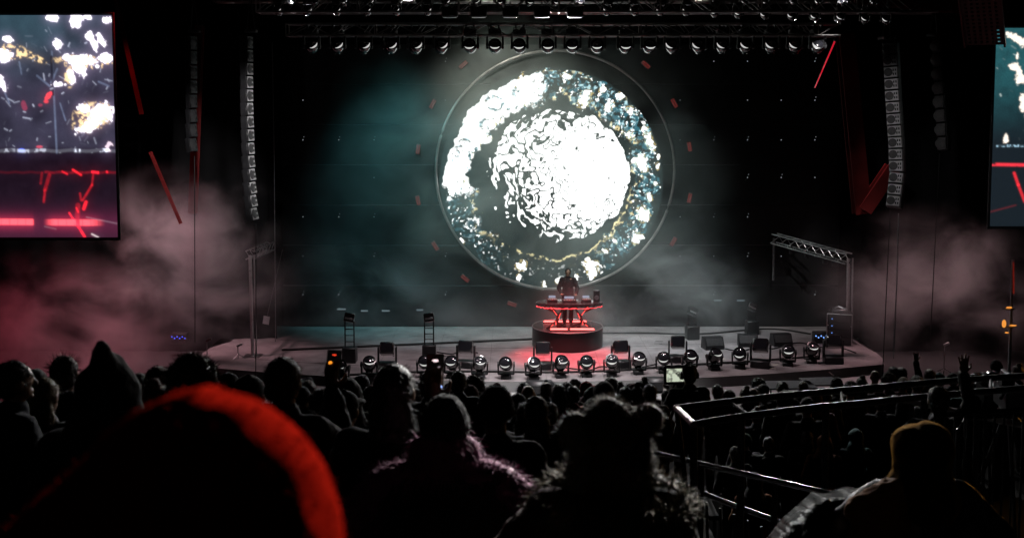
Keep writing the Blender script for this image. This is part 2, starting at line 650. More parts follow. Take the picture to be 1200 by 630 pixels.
def disc_picture(U, V):
    rad = np.hypot(U, V)
    ang = np.degrees(np.arctan2(V, U)) % 360
    ca, sa = np.cos(np.radians(ang)), np.sin(np.radians(ang))

    def nz(f):
        return (f - f.mean()) / f.std()

    def band(a0, a1, s=12):
        """soft mask over an angular range in degrees"""
        d = np.abs((ang - (a0 + a1) / 2 + 180) % 360 - 180)
        return 1 - sstep((a1 - a0) / 2 - s, (a1 - a0) / 2 + s, d)

    wu = U + .05 * (fbm(U * 7 + 30, V * 7 + 30, 11) - .5)
    wv = V + .05 * (fbm(U * 7 + 60, V * 7 + 10, 12) - .5)
    # inner disc: ripples of white water round a bright core
    cu, cv = .36, .05
    w1, w2 = fbm(U * 5 + 5, V * 5 + 8, 31, 3) - .5, fbm(U * 5 + 9, V * 5 + 2, 32, 3) - .5
    du, dv = wu - cu + .16 * w1, wv - cv + .16 * w2
    cr = np.hypot(du, dv)
    ct = np.arctan2(dv, -du)
    nn = nz(fbm(cr * 34 + 40, ct * 9 + 40, 21, 1)) + .6 * nz(fbm(wu * 28 + 10, wv * 28 + 70, 22, 1))
    nn = nz(nn)
    core = np.hypot((U - cu) / 1.1, (V - cv) / 1.0)
    T = -2.5 + 1.25 * sstep(.14, .60, core) + .6 * sstep(.5, 1.0, core)
    T = T + 1.75 * sstep(.16, .55, -(U * .62 + V * .8)) + .3 * sstep(.42, .6, -V)
    lim = .675 + .05 * nz(fbm(ca * 5 + 9, sa * 5 + 9, 41, 4)) * .22
    dc_ = np.hypot(U - .045, (V - .035) / .93)
    T = T + .9 * sstep(lim - .12, lim - .03, dc_) * (1 - .8 * sstep(.1, .4, U)) + 40 * sstep(lim - .04, lim + .03, dc_)
    inner = sstep(-.10, .10, nn - T)
    # dark channels between the ripples, wider towards the lower left
    ch = np.abs(nz(fbm(cr * 27 + 11, ct * 8.5 + 90, 23, 1) + .55 * fbm(wu * 24 + 50, wv * 24 + 20, 24, 1)))
    wd = .04 + .34 * sstep(.18, .75, np.hypot(U - .42, V - .12)) + .22 * sstep(.1, .6, -(U * .6 + V * .8))
    inner = np.minimum(inner, sstep(wd - .05, wd + .07, ch))
    # outer ring of foam and rock
    rin = .725 + .03 * nz(fbm(ca * 7 + 4, sa * 7 + 4, 51, 4)) - .03 * band(95, 190, 20)
    rout = .955 + .018 * nz(fbm(ca * 9 + 14, sa * 9 + 4, 52, 3)) + .03 * band(20, 80, 15)
    ring = sstep(-.012, .012, rad - rin) * sstep(-.008, .008, rout - rad)
    fine = nz(fbm(wu * 38 + 80, wv * 38 + 80, 61, 3))
    fine2 = nz(fbm(wu * 50 + 3, wv * 50 + 5, 63, 2))
    mid = nz(fbm(wu * 12 + 20, wv * 12 + 20, 62, 3))
    pic = np.zeros(U.shape + (3,)) + np.array([.010, .020, .020])
    fade = 1 - .97 * band(224, 306, 22)
    left = band(185, 240, 15)
    rock = sstep(.45, 1.1, np.abs(nz(fbm(wu * 24 + 8, wv * 24 + 8, 66, 2))) * .75 + .45 * fine + .2 * mid)
    teal = rock[..., None] * (np.array([.03, .15, .20]) + sstep(.3, 1.1, fine2)[..., None] * np.array([.50, .66, .68]))
    pic += (ring * fade * (1 - .55 * left) * (1 - .35 * sstep(.80, .74, rad)))[..., None] * teal
    yel = sstep(.55, 1.0, nz(fbm(wu * 30 + 7, wv * 30 + 71, 64, 3)))
    edge_in = np.exp(-((rad - rin - .02) / .035) ** 2)
    edge_out = np.exp(-((rad - rout + .01) / .015) ** 2)
    pic += (ring * np.maximum(edge_in, .8 * edge_out * band(50, 110)) * yel * fade)[..., None] * np.array([.90, .74, .38])
    # solid white arc at the upper left
    sol = sstep(.35, .65, band(99, 188, 16) + .14 * mid + .1 * fine) * ring
    holes = sstep(.5, 1.0, fine) * np.maximum(sstep(.2, .75, edge_in), sstep(1.3, 2.0, mid) * .9)
    for hx, hy, hr in ((580, 121, 9), (571, 146, 8), (545, 172, 6), (536, 178, 5), (604, 108, 5)):
        dd = np.hypot(U - (hx - 646) / 131, V - (211 - hy) / 131) * 131
        holes = np.maximum(holes, np.exp(-((dd - hr + 1.5 * mid) / 2.0) ** 2) * sstep(-.6, .3, fine))
    white = sol * (1 - holes)
    pat = [(684, 116, 8, 13, -20), (712, 126, 7, 9, -30), (741, 131, 9, 5, -35), (726, 113, 6, 5, 0), (706, 106, 5, 4, 0), (736, 159, 9, 10, 20),
           (759, 163, 7, 13, 25), (751, 191, 8, 13, 20), (771, 196, 4, 6, 0), (772, 183, 3, 4, 0), (761, 231, 4, 7, 10), (754, 251, 8, 11, 0),
           (745, 278, 7, 10, 10), (709, 295, 5, 4, 0), (721, 283, 3, 8, 40), (696, 317, 9, 13, 30), (690, 305, 4, 5, 0), (613, 313, 7, 8, 0),
           (609, 326, 3, 5, 0), (638, 335, 4, 6, 0), (540, 283, 4, 4, 0), (546, 216, 5, 7, 0), (530, 222, 4, 8, 0), (633, 104, 8, 9, 0),
           (611, 98, 9, 12, 0), (664, 90, 6, 3, -15), (655, 330, 5, 4, 0), (676, 327, 3, 5, 0), (768, 215, 4, 5, 0), (735, 205, 3, 7, 10)]
    for hx, hy, ra, rb, tl in pat:
        a, c = (U * 131 + 646 - hx), (211 - V * 131) - hy
        t = R(tl)
        e = np.hypot((a * math.cos(t) - c * math.sin(t)) / ra, (a * math.sin(t) + c * math.cos(t)) / rb) + .22 * mid + .2 * fine
        white = np.maximum(white, sstep(.78, .66, e))
        rim = np.exp(-((e - .98) / .10) ** 2) * (fine > .2)
        pic += rim[..., None] * np.array([.7, .52, .18])
    d1 = np.hypot(U + .71, V + .40) * 131 + 1.5 * mid
    white = np.maximum(white, np.exp(-((d1 - 7.5) / 2.0) ** 2) * (fine > .1))
    # thin yellow arc under the inner disc
    arc = np.exp(-((rad - .715 - .012 * mid) / .010) ** 2) * band(228, 352, 8) * sstep(-.6, .5, fine + 1.2 * band(265, 345, 25) - .5)
    pic += arc[..., None] * np.array([1.1, .95, .5])
    spk = sstep(1.5, 1.9, nz(fbm(wu * 40 + 33, wv * 40 + 3, 65, 2))) * ring * (.3 + .7 * fade)
    white = np.maximum(white, np.maximum(inner, spk))[..., None]
    return pic * (1 - white) + white * LED_WHITE * np.array([1.0, 1.02, 1.01])


LED_WHITE = 1.5
pic = disc_picture(U, V)
rad = np.hypot(U, V)
mask = rad < 1.0
disc = thing('video_disc', 'huge round video screen showing white foam and teal rock rings at centre stage', 'screen', (dc.x, dc.y, dc.z))
led_grid('screen_picture', us * DR, us * DR, pic, screen_mat('disc_leds', 1.0), disc, mask)
b = MB()
b.lathe([(DR * 1.01, .02), (DR * 1.01, .16), (.1, .16)], 96, Matrix.Rotation(-PI / 2, 4, 'X'))
b.build('screen_housing', BLACK, disc)
# thin hoop round it
hc = at(650.5, 200, Y=DISC_Y - .12)
hr = 139.5 / PXM
b = MB()
q = []
for i in range(129):
    a = 2 * PI * i / 128
    q.append((hr * math.cos(a), 0, hr * math.sin(a)))
b.path(q, .045, 8)
o = b.build('hoop', mat('hoop_metal', (.45, .42, .42), .34, .9, .2, 4, .05))
o.location = hc
tag(o, 'thin metal hoop circling the glowing video disc', 'hoop')

# red marker lights like the hours of a clock face
k = 0
hours = [(543, 76), (507, 122), (490, 175), (490, 235), (510, 288), (545, 326), (757, 76), (790, 121), (808, 172), (808, 232), (789, 283), (600, 356)]
wordsL = ['upper left, beside the top of the hoop', 'second from the top on the left arc', 'third from the top on the left arc', 'fourth from the top on the left arc',
          'fifth from the top on the left arc', 'low on the left arc near the stage', 'upper right, beside the top of the hoop', 'second from the top on the right arc',
          'third from the top on the right arc', 'fourth from the top on the right arc', 'lowest on the right arc', 'just left of the round red lit table']
cube_lbl = 'dim red marker plate on the video wall, %s'
for (px, py), wd in zip(hours, wordsL):
    p = at(px, py, Y=WALL_Y - .12)
    a = math.atan2(p.z - hc.z, p.x - hc.x)
    t = thing('marker_light', cube_lbl % wd, 'marker light', p, (0, -a + PI / 2 - (.0), 0), 'red marker lights round the disc')
    b = MB()
    b.box((0, 0, 0), (.34, .05, .15), bev=.012)
    b.build('housing', BLACK, t)
    b = MB()
    for j in (-1, 1):
        b.box((0, -.03, .034 * j), (.30, .02, .05), bev=.006)
    b.build('lens', glow('marker_red', (1, .12, .11), .10), t)

# ------------------------------------------------------------------ side screens
def side_screen(px0, px1, py0, py1, Y, label, picf, seed, nu, nv, group='video screens beside the stage'):
    tl, br = at(px0, py0, Y=Y), at(px1, py1, Y=Y)
    zc = (tl.z + br.z) / 2
    # keep top and bottom edges where the photo has them
    t = thing('side_screen', label, 'screen', ((tl.x + br.x) / 2, Y, zc), (0, 0, 0), group)
    W, H = br.x - tl.x, tl.z - br.z
    uu, vv = np.linspace(0, 1, nu), np.linspace(1, 0, nv)
    X, Yp = np.meshgrid(px0 + uu * (px1 - px0), py0 + (1 - vv) * (py1 - py0))
    led_grid('screen_picture', (uu - .5) * W, (vv - .5) * H, picf(X, Yp), screen_mat('side_leds_%d' % seed, 1.0), t)
    b = MB()
    b.box((0, .08, 0), (W + .06, .14, H + .06), bev=.01)
    b.build('housing', BLACK, t)
    b = MB()
    for s in (-1, 1):
        b.box((s * (W / 2 + .05), .0, 0), (.05, .06, H + .15), bev=.008)
        b.box((0, .0, s * (H / 2 + .05)), (W + .05, .06, .05), bev=.008)
    b.build('frame', BLACK, t)
    return t


def ell(X, Y, cx, cy, rx, ry, tilt=0, n=None, soft=.15, k=.9):
    t = R(tilt)
    p = ((X - cx) * math.cos(t) + (Y - cy) * math.sin(t)) / rx
    q = (-(X - cx) * math.sin(t) + (Y - cy) * math.cos(t)) / ry
    e = np.hypot(p, q)
    if n is not None:
        e = e + k * (n - .5)
    return sstep(1 + soft, 1 - soft, e)


def seg(X, Y, x0, y0, x1, y1, wd):
    dx, dy = x1 - x0, y1 - y0
    t = np.clip(((X - x0) * dx + (Y - y0) * dy) / (dx * dx + dy * dy), 0, 1)
    return sstep(wd * 1.3, wd * .6, np.hypot(X - x0 - t * dx, Y - y0 - t * dy))


def left_pic(X, Y):
    n1 = fbm(X / 9 + 50, Y / 9 + 50, 71, 4)
    n2 = fbm(X / 3.2 + 50, Y / 3.2 + 50, 72, 3)
    up = sstep(178, 168, Y)
    bgc = np.array([.040, .038, .062]) * np.ones(X.shape + (3,))
    bgc += (sstep(110, 20, Y) * (.3 + .7 * sstep(150, 20, X)))[..., None] * np.array([.0, .045, .045])
    bgc *= (.45 + .9 * fbm(X / 22 + 9, Y / 22 + 9, 73, 3))[..., None]
    c = bgc * up[..., None]
    low = np.array([.012, .006, .012]) * np.ones(X.shape + (3,)) * (.7 + .6 * n1)[..., None]
    low += (np.exp(-((Y - 262) / 16) ** 2))[..., None] * np.array([.06, .004, .018])
    low += sstep(215, 278, Y)[..., None] * np.array([.016, .006, .011])
    c += low * (1 - up)[..., None]
    W = np.zeros_like(X)
    for e in ((68, 20, 9, 4, 0), (96, 24, 8, 8, 20), (110, 20, 5, 3, 0), (132, 24, 6, 4, 0), (11, 46, 5, 3, 10), (71, 51, 6, 5, 40), (111, 41, 5, 5, 0), (125, 47, 4, 9, -40), (116, 52, 4, 7, -15),
              (119, 101 - 24, 2, 2, 0), (98, 69, 18, 6, 5), (97, 78, 7, 11, -30), (130, 68, 8, 5, 0), (118, 135, 17, 11, -30), (100, 126, 8, 6, 0), (106, 148, 14, 5, -15), (68, 98, 9, 3, 0), (2, 97, 4, 9, -20),
              (86, 88, 5, 9, -10), (6, 65, 8, 7, 0), (126, 128, 8, 7, 0)):
        W = np.maximum(W, ell(X, Y, *e, n=.5 * n2 + .5 * n1, k=2.2))
    c = c * (1 - W[..., None]) + W[..., None] * np.array([2.2, 2.05, 2.3])
    G = sstep(.47, .60, n2) * sstep(.36, .52, n1) * np.maximum.reduce([ell(X, Y, 14, 60, 24, 9, 8, n1), ell(X, Y, 42, 66, 16, 4, 25, n1), ell(X, Y, 106, 72, 40, 8, 2, n1), ell(X, Y, 84, 90, 6, 12, 0, n1), ell(X, Y, 110, 136, 26, 17, -20, n1)])
    c = c * (1 - .85 * G[..., None]) + (G * (.5 + .9 * n1))[..., None] * np.array([1.3, .92, .45])
    for (x0, y0, x1, y1, wd) in ((64, 60, 66, 178, 1.2), (45, 88, 60, 100, 1.3), (70, 80, 62, 96, 1.2), (24, 72, 26, 86, 1.0), (5, 108, 10, 120, 1), (72, 120, 78, 140, 1), (120, 95, 132, 100, 1.2)):
        c += seg(X, Y, x0, y0, x1, y1, wd)[..., None] * np.array([.10, .13, .20]) * (.4 + n1)[..., None]
    c *= (1 - .85 * seg(X, Y, 63.5, 66, 64, 110, 1.6))[..., None]
    rd = np.maximum(ell(X, Y, 58, 112, 6, 3, -50, n2), .7 * ell(X, Y, 55, 118, 3, 2, 0))
    c += rd[..., None] * np.array([1.2, .04, .04]) + ell(X, Y, 28, 123, 3, 6, -15, n1)[..., None] * np.array([.25, .01, .03]) + ell(X, Y, 48, 122, 3, 2, 0, n1)[..., None] * np.array([.25, .01, .03])
    # mixer edge
    ml = sstep(2.6, 1.2, np.abs(Y - 175.5 + .6 * np.sin(X / 6)))
    c += (ml * (.10 + 1.6 * sstep(.50, .62, fbm(X / 5 + 4, Y / 5, 74, 2)) * (.35 + .65 * sstep(60, 75, X))))[..., None] * np.array([.8, .85, 1.0])
    c += ell(X, Y, 23, 175, 4, 2)[..., None] * np.array([.1, .2, 1.2]) + ell(X, Y, 45, 171, 4, 1.5)[..., None] * np.array([.7, .05, .08])
    c += (ell(X, Y, 131, 171, 5, 5, n=n2) - ell(X, Y, 133, 172, 3, 3) > .3)[..., None] * np.array([1, .8, .9])
    # red strips and branch legs
    rl = sstep(2.0, .8, np.abs(Y - 201 - .4 * np.sin(X / 3)))
    c += (rl * (.06 + 1.6 * (X > 108) * sstep(.38, .5, fbm(X / 8, Y / 8, 75, 2)) + .25 * (X > 50) * n2))[..., None] * np.array([.9, .012, .025])
    for (x0, y0, x1, y1, wd, s) in ((85, 198, 95, 204, 1.2, 1.5), (72, 200, 78, 203, 1, 1.2), (56, 204, 50, 222, 2.2, .35), (50, 222, 48, 236, 1.4, .5), (47, 202, 45, 214, 1.5, .25), (110, 203, 108, 216, 1.2, .5), (108, 216, 96, 234, 1.3, .6), (100, 236, 97, 244, 2.0, 1.6),
                                    (93, 226, 94, 234, 1.3, .5), (90, 240, 88, 262, 3.0, .35), (79, 249, 86, 260, 1.1, 1.6), (88, 262, 97, 277, 1.6, 1.6), (88, 243, 90, 248, 1, 1.2)):
        c += (seg(X, Y, x0, y0, x1, y1, wd) * s * (.5 + n2))[..., None] * np.array([.8, .012, .02])
    strip = sstep(4.2, 3.0, np.abs(Y - 260 - .01 * (X - 60)))
    on = np.maximum(sstep(36, 33, X), sstep(46, 62, X) * sstep(124, 100, X))
    gap = 1 - .85 * seg(X, Y, 89, 240, 89, 280, 2.5)
    bars = .75 + .25 * (np.abs((X % 10) - 5) > .7)
    c += (strip * on * gap * bars)[..., None] * np.array([1.6, .16, .17])
    c += (np.exp(-((Y - 260) / 7) ** 2) * on)[..., None] * np.array([.22, .004, .02])
    c += seg(X, Y, 100, 254, 140, 262, .9)[..., None] * np.array([.12, .09, .11]) + seg(X, Y, 106, 274, 114, 278, 1)[..., None] * np.array([.7, .6, .6]) + seg(X, Y, 48, 265, 62, 268, .8)[..., None] * np.array([.1, .07, .08])
    for i in range(150):
        q = np.random.RandomState(900 + i).rand(6)
        x0, y0, l, a = q[0] * 150 - 8, 30 + q[1] * 142, 2 + 7 * q[2] ** 2, q[3] * 3.1
        c += (seg(X, Y, x0, y0, x0 + l * math.cos(a), y0 + l * math.sin(a), .5 + .5 * q[4]) * q[5] ** 3 * .55)[..., None] * np.array([.75, .80, 1.0])
    c = .45 * c + .55 * blur(c, 1.2)
    g = blur(np.minimum(c, 1.6), 9)
    c = c + g * np.array([.16, .12, .20])
    return np.clip(c * (.9 + .2 * vnoise(X * 1.9, Y * 1.9, 77))[..., None], 0, None)


def right_pic(X, Y):
    n1 = fbm(X / 9 + 90, Y / 9 + 50, 81, 4)
    n2 = fbm(X / 3.5 + 20, Y / 3.5 + 50, 82, 3)
    top = sstep(175, 60, Y)
    c = np.ones(X.shape + (3,)) * np.array([.010, .016, .022])
    c += (top * (.6 + .8 * n1))[..., None] * np.array([.012, .085, .095])
    W = np.zeros_like(X)
    for e in ((1189, 44, 12, 4, 25), (1198, 50, 8, 4, 30), (1190, 78, 6, 4, 20), (1196, 92, 6, 6, 0), (1194, 84, 3, 6, 0), (1200, 120, 4, 10, 0), (1192, 66, 1.5, 5, 0), (1216, 130, 14, 12, 0), (1230, 60, 20, 10, 20), (1182, 162, 3, 5, 0), (1260, 150, 20, 12, 0)):
        W = np.maximum(W, ell(X, Y, *e, n=n2, k=1.2))
    c = c * (1 - W[..., None]) + W[..., None] * np.array([1.3, 1.15, 1.0])
    c += (sstep(1.8, .8, np.abs(Y - 170)) * (X > 1172) * (.05 + .8 * sstep(.5, .6, n2)))[..., None] * np.array([.5, .8, 1])
    rl = sstep(2.4, 1.2, np.abs(Y - 192 - .02 * (X - 1170)))
    c += (rl * sstep(.38, .5, fbm(X / 6, Y / 9, 83, 2)))[..., None] * np.array([1.0, .03, .05])
    for (x0, y0, x1, y1, wd, s) in ((1193, 202, 1198, 216, 1.6, 1.2), (1198, 216, 1206, 236, 1.6, 1), (1168, 248, 1196, 240, 1, .12)):
        c += (seg(X, Y, x0, y0, x1, y1, wd) * s)[..., None] * np.array([.7, .012, .02])
    for i in range(110):
        q = np.random.RandomState(1900 + i).rand(6)
        x0, y0, l, a = 1168 + q[0] * 160, 40 + q[1] * 130, 2 + 6 * q[2] ** 2, .3 + q[3]
        c += (seg(X, Y, x0, y0, x0 + l * math.cos(a), y0 + l * math.sin(a), .5 + .5 * q[4]) * q[5] ** 3 * .5)[..., None] * np.array([.8, .9, .85])
    c = .5 * c + .5 * blur(c, 1.0)
    return np.clip(c * (.85 + .3 * vnoise(X * 1.9, Y * 1.9, 78))[..., None], 0, None)


side_screen(-70, 138, 18, 278, 28.0, 'tall video screen left of the stage showing red lit branches and white foam', left_pic, 1, 320, 400)
side_screen(1168, 1330, 33, 265, 29.0, 'tall video screen cut by the right picture edge showing teal water', right_pic, 2, 220, 320)

# ================================================================== trusses and lights overhead
ORD = ['first', 'second', 'third', 'fourth', 'fifth', 'sixth', 'seventh', 'eighth', 'ninth', 'tenth', 'eleventh', 'twelfth', 'thirteenth', 'fourteenth',
       'fifteenth', 'sixteenth', 'seventeenth', 'eighteenth', 'nineteenth', 'twentieth', 'twenty first', 'twenty second', 'twenty third', 'twenty fourth', 'twenty fifth', 'twenty sixth']


def nth(i, n):
    """place in a row, counted from the nearer end"""
    if i == 0:
        return 'leftmost'
    if i == n - 1:
        return 'rightmost'
    if i < n / 2:
        return ORD[i] + ' from the left'
    return ORD[n - 1 - i] + ' from the right'


def truss(label, x0, x1, y, z0, z1, dep, m, pitch=.55, name='lighting_truss'):
    t = thing(name, label, 'truss', (x0, y, z0), group='trusses under the stage roof')
    L = x1 - x0
    H = z1 - z0
    for cy in (0, dep):
        for cz in (0, H):
            b = MB()
            b.tube((0, cy, cz), (L, cy, cz), .028, n=8)
            b.build('chord', m, t)
    b = MB()
    n = int(L / pitch)
    for i in range(n):
        a, c = i * L / n, (i + 1) * L / n
        for cy in (0, dep):
            p, q = ((a, cy, 0), (c, cy, H)) if i % 2 == 0 else ((a, cy, H), (c, cy, 0))
            b.tube(p, q, .014, n=6)
        for cz in (0, H):
            p, q = ((a, 0, cz), (c, dep, cz)) if i % 2 == 0 else ((a, dep, cz), (c, 0, cz))
            b.tube(p, q, .012, n=6)
        if i % 4 == 0:
            for cy in (0, dep):
                b.tube((a, cy, 0), (a, cy, H), .016, n=6)
            for cz in (0, H):
                b.tube((a, 0, cz), (a, dep, cz), .016, n=6)
    b.build('bracing', m, t)
    return t


LY, UY = 28.0, 25.0
zl0, zl1 = at(600, 41.5, Y=LY).z, at(600, 28, Y=LY).z
truss('lower lighting truss carrying the row of round black lights above the disc', at(335, 40, Y=LY).x, at(985, 40, Y=LY).x, LY, zl0, zl1, .42, DARKALU)
zu0 = at(600, 14, Y=UY).z
truss('upper lighting truss nearer the audience with box strobes hung in the middle', at(300, 10, Y=UY).x, at(1100, 10, Y=UY).x, UY, zu0, zu0 + .45, .42, DARKALU)
zm0 = at(600, 2, Y=33).z
truss('rear roof truss behind the two lamp rows', at(250, 10, Y=33).x, at(1010, 10, Y=33).x, 33, zm0, zm0 + .5, .45, DARKALU)


LENS_GLINT = glow('painted_lens_glint', (1, .98, .96), .55)  # glow imitating light reflected along the lower lens edge


def moving_head(name, label, hang=True, tilt=20, pan=0, roll=0, glint=1.0):
    """a moving light: base, two yoke arms, round head with rim and lens. Base face at z = 0."""
    t = thing(name, label, 'stage light')
    s = -1 if hang else 1
    b = MB()
    b.box((0, 0, s * .055), (.30, .26, .11), bev=.02)
    if hang:
        for x in (-.09, .09):
            b.box((x, 0, .05), (.035, .05, .13), bev=.006)
            b.tube((x, -.05, .10), (x, .05, .10), .03, n=8)
    else:
        for x in (-.13, .13):
            for y in (-.1, .1):
                b.tube((x, y, -.001), (x, y, .02), .022, n=8)
        b.box((0, -.132, .06), (.16, .008, .05), bev=.003)
    b.build('base', BLACK, t)
    for x in (-1, 1):
        b = MB()
        b.box((x * (.185 if hang else .222), 0, s * .29), (.045, .11, .34), bev=.018)
        b.tube((x * (.16 if hang else .2), 0, s * .40), (x * (.213 if hang else .25), 0, s * .40), .055 if hang else .085, n=14)
        b.build('yoke_arm', BLACK, t)
    b = MB()
    b.box((0, 0, s * .135), (.40 if hang else .47, .13, .05), bev=.015)
    b.build('yoke_bridge', BLACK, t)
    hs = 1.0 if hang else 1.22
    q = Matrix.Translation((0, 0, s * .40)) @ Matrix.Scale(hs, 4) @ Euler((R(90 - tilt), 0, R(pan))).to_matrix().to_4x4()
    b = MB()
    b.lathe([(.02, -.17), (.085, -.165), (.125, -.13), (.148, -.06), (.156, .0), (.156, .06), (.150, .10), (.140, .118), (.02, .118)], 28, q)
    for k in range(6):
        a = 2 * PI * k / 6
        b.box((0.12 * math.cos(a), .12 * math.sin(a), -.135), (.012, .05, .05), (0, 0, a), M=q)
    h = b.build('head', GLOSS, t)
    b = MB()
    b.lathe([(.118, .118), (.152, .118), (.156, .128), (.150, .145), (.128, .147), (.120, .13)], 28, q)
    b.build('rim', GLOSS, h)
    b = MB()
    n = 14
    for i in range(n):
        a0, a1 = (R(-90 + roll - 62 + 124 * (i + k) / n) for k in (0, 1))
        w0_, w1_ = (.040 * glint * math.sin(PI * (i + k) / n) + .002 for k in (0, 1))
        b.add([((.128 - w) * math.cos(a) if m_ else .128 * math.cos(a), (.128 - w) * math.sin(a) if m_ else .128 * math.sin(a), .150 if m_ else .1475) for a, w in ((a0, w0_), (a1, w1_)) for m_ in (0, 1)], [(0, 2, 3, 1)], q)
    b.build('lens_glint', LENS_GLINT, h)
    b = MB()
    b.lathe([(.124, .119), (.118, .132), (.09, .146), (.05, .154), (.001, .157)], 24, q)
    b.build('lens', LENS, h)
    return t


rng = random.Random(7)
low_x = [365, 395, 426, 458, 487, 517, 551, 580, 609, 642, 671, 700, 733, 761, 788, 819, 847, 874, 904, 932, 958]
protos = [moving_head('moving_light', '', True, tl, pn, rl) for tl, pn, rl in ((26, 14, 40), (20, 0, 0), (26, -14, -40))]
used = set()
for i, px in enumerate(low_x):
    p = at(px, 42, Y=LY + .21)
    lbl = 'round black moving light with glossy rim, %s in the lower lamp row' % nth(i, len(low_x))
    k = 0 if i < 6 else (1 if i < 14 else 2)
    rot = (0, 0, R(rng.uniform(-7, 7)))
    loc = (p.x, LY + .21, zl0 + .30 - .12)
    loc = (p.x, LY + .21, zl0 - .02 + .18)
    if k not in used:
        used.add(k)
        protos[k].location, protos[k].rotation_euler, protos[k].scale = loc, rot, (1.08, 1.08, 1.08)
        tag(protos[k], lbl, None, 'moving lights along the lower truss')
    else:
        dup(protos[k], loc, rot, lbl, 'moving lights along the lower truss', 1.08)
up_x = [324, 358, 393, 429, 463, 500] + [712, 745, 775] + [806, 839, 867, 899, 931, 958, 987, 1017, 1042]
for i, px in enumerate(up_x):
    lbl = 'small black lamp with pale clamp rods, %s in the upper lamp row' % nth(i, len(up_x))
    p = at(px, 11 + max(0, px - 800) * .045, Y=UY)
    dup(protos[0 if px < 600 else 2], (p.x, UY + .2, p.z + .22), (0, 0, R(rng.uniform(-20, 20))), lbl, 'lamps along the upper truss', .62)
top_x = [340 + 31 * k for k in range(23)]
for i, px in enumerate(top_x):
    lbl = 'small dark lamp high at the picture top, %s of the topmost row' % nth(i, len(top_x))
    p = at(px + rng.uniform(-4, 4), 3, Y=26.6)
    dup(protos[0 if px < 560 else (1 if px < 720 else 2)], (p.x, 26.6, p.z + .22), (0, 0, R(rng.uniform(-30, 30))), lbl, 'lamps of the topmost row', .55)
zt0 = at(600, 0, Y=26.6).z + .06
truss('topmost lighting truss at the picture top over the strobes', at(320, 0, Y=26.6).x, at(1050, 0, Y=26.6).x, 26.4, zt0 + .16, zt0 + .6, .42, DARKALU, .42)
# slanting pale clamp rods are part of the rig: safety bars between the lamps
t = thing('clamp_rod_rail', 'rail of pale slanting rods between the upper lamps under the roof', 'rail', (0, UY - .1, zu0))
b = MB()
for i, px in enumerate(list(np.arange(330, 545, 13.5)) + list(np.arange(700, 1050, 12.5))):
    sgn = 1 if px < 600 else -1
    a, c = at(px - 4 * sgn, 11, Y=UY - .1), at(px + 3 * sgn, 1, Y=UY - .1)
    b.tube((a.x, 0, a.z - zu0), (c.x, .05, c.z - zu0), .011, n=6)
for i, px in enumerate(list(np.arange(370, 530, 30.5)) + list(np.arange(770, 960, 28.5))):
    sgn = 1 if px < 600 else -1
    for dx in (0, 5):
        a, c = at(px + dx - 4 * sgn, 38, Y=LY - .12), at(px + dx + 3 * sgn, 29, Y=LY - .12)
        b.tube((a.x, LY - UY, a.z - zu0), (c.x, LY - UY, c.z - zu0), .011, n=6)
o = b.build('rods', ALU, t)
o['kind'] = 'stuff'
# box strobes
sp = None
for i, px in enumerate((527, 561, 598, 635, 674)):
    p = at(px, 15, Y=UY - .05)
    lbl = 'black box strobe hung under the upper truss, %s of five' % ('leftmost', 'second from the left', 'middle', 'second from the right', 'rightmost')[i]
    if sp is None:
        sp = thing('box_strobe', lbl, 'strobe', (p.x, p.y, p.z), group='box strobes under the upper truss')
        b = MB()
        b.box((0, 0, 0), (.36, .22, .20), bev=.02)
        for k in range(6):
            b.box((-.15 + k * .06, .115, 0), (.02, .02, .16))
        b.build('housing', BLACK, sp)
        b = MB()
        b.box((0, -.115, -.01), (.30, .012, .13), bev=.004)
        b.build('lens', LENS, sp)
        b = MB()
        b.path([(-.2, 0, 0), (-.2, 0, .16), (.2, 0, .16), (.2, 0, 0)], .012, 6)
        b.tube((0, 0, .15), (0, 0, .24), .02)
        b.build('bracket', DARKALU, sp)
        b = MB()
        b.box((0, -.02, -.108), (.30, .16, .014), bev=.004)
        b.build('reflector', ALU, sp)
    else:
        dup(sp, (p.x, p.y, p.z), None, lbl)

# ------------------------------------------------------------------ red roof steel
def beam(label, pts, w_, Y, m=REDBEAM, name='roof_beam', cat='beam'):
    ps = [at(x, y, Y=Y) for x, y in pts]
    t = thing(name, label, cat, ps[-1], group='red lit roof steel')
    b = MB()
    for a, c in zip(ps[:-1], ps[1:]):
        d = c - a
        q = d.to_track_quat('Z', 'Y').to_matrix().to_4x4()
        mid = (a + c) / 2 - ps[-1]
        M = Matrix.Translation(mid) @ q
        b.box((0, 0, 0), (w_ * .7, w_ * .12, d.length), M=M)
        b.box((-w_ * .4, 0, 0), (w_ * .12, w_, d.length), M=M)
        b.box((w_ * .4, 0, 0), (w_ * .12, w_, d.length), M=M)
    b.build('flanges', m, t)
    b = MB()
    n = 9
    for k in range(n):
        f = (k + .5) / n
        seg_ = min(int(f * (len(ps) - 1)), len(ps) - 2)
        p = ps[seg_].lerp(ps[seg_ + 1], f * (len(ps) - 1) - seg_) - ps[-1]
        b.ball((p.x, p.y - .10 * w_ - .02, p.z), .03, 8, 5)
    b.build('bolts', REDBEAM, t)
    return t


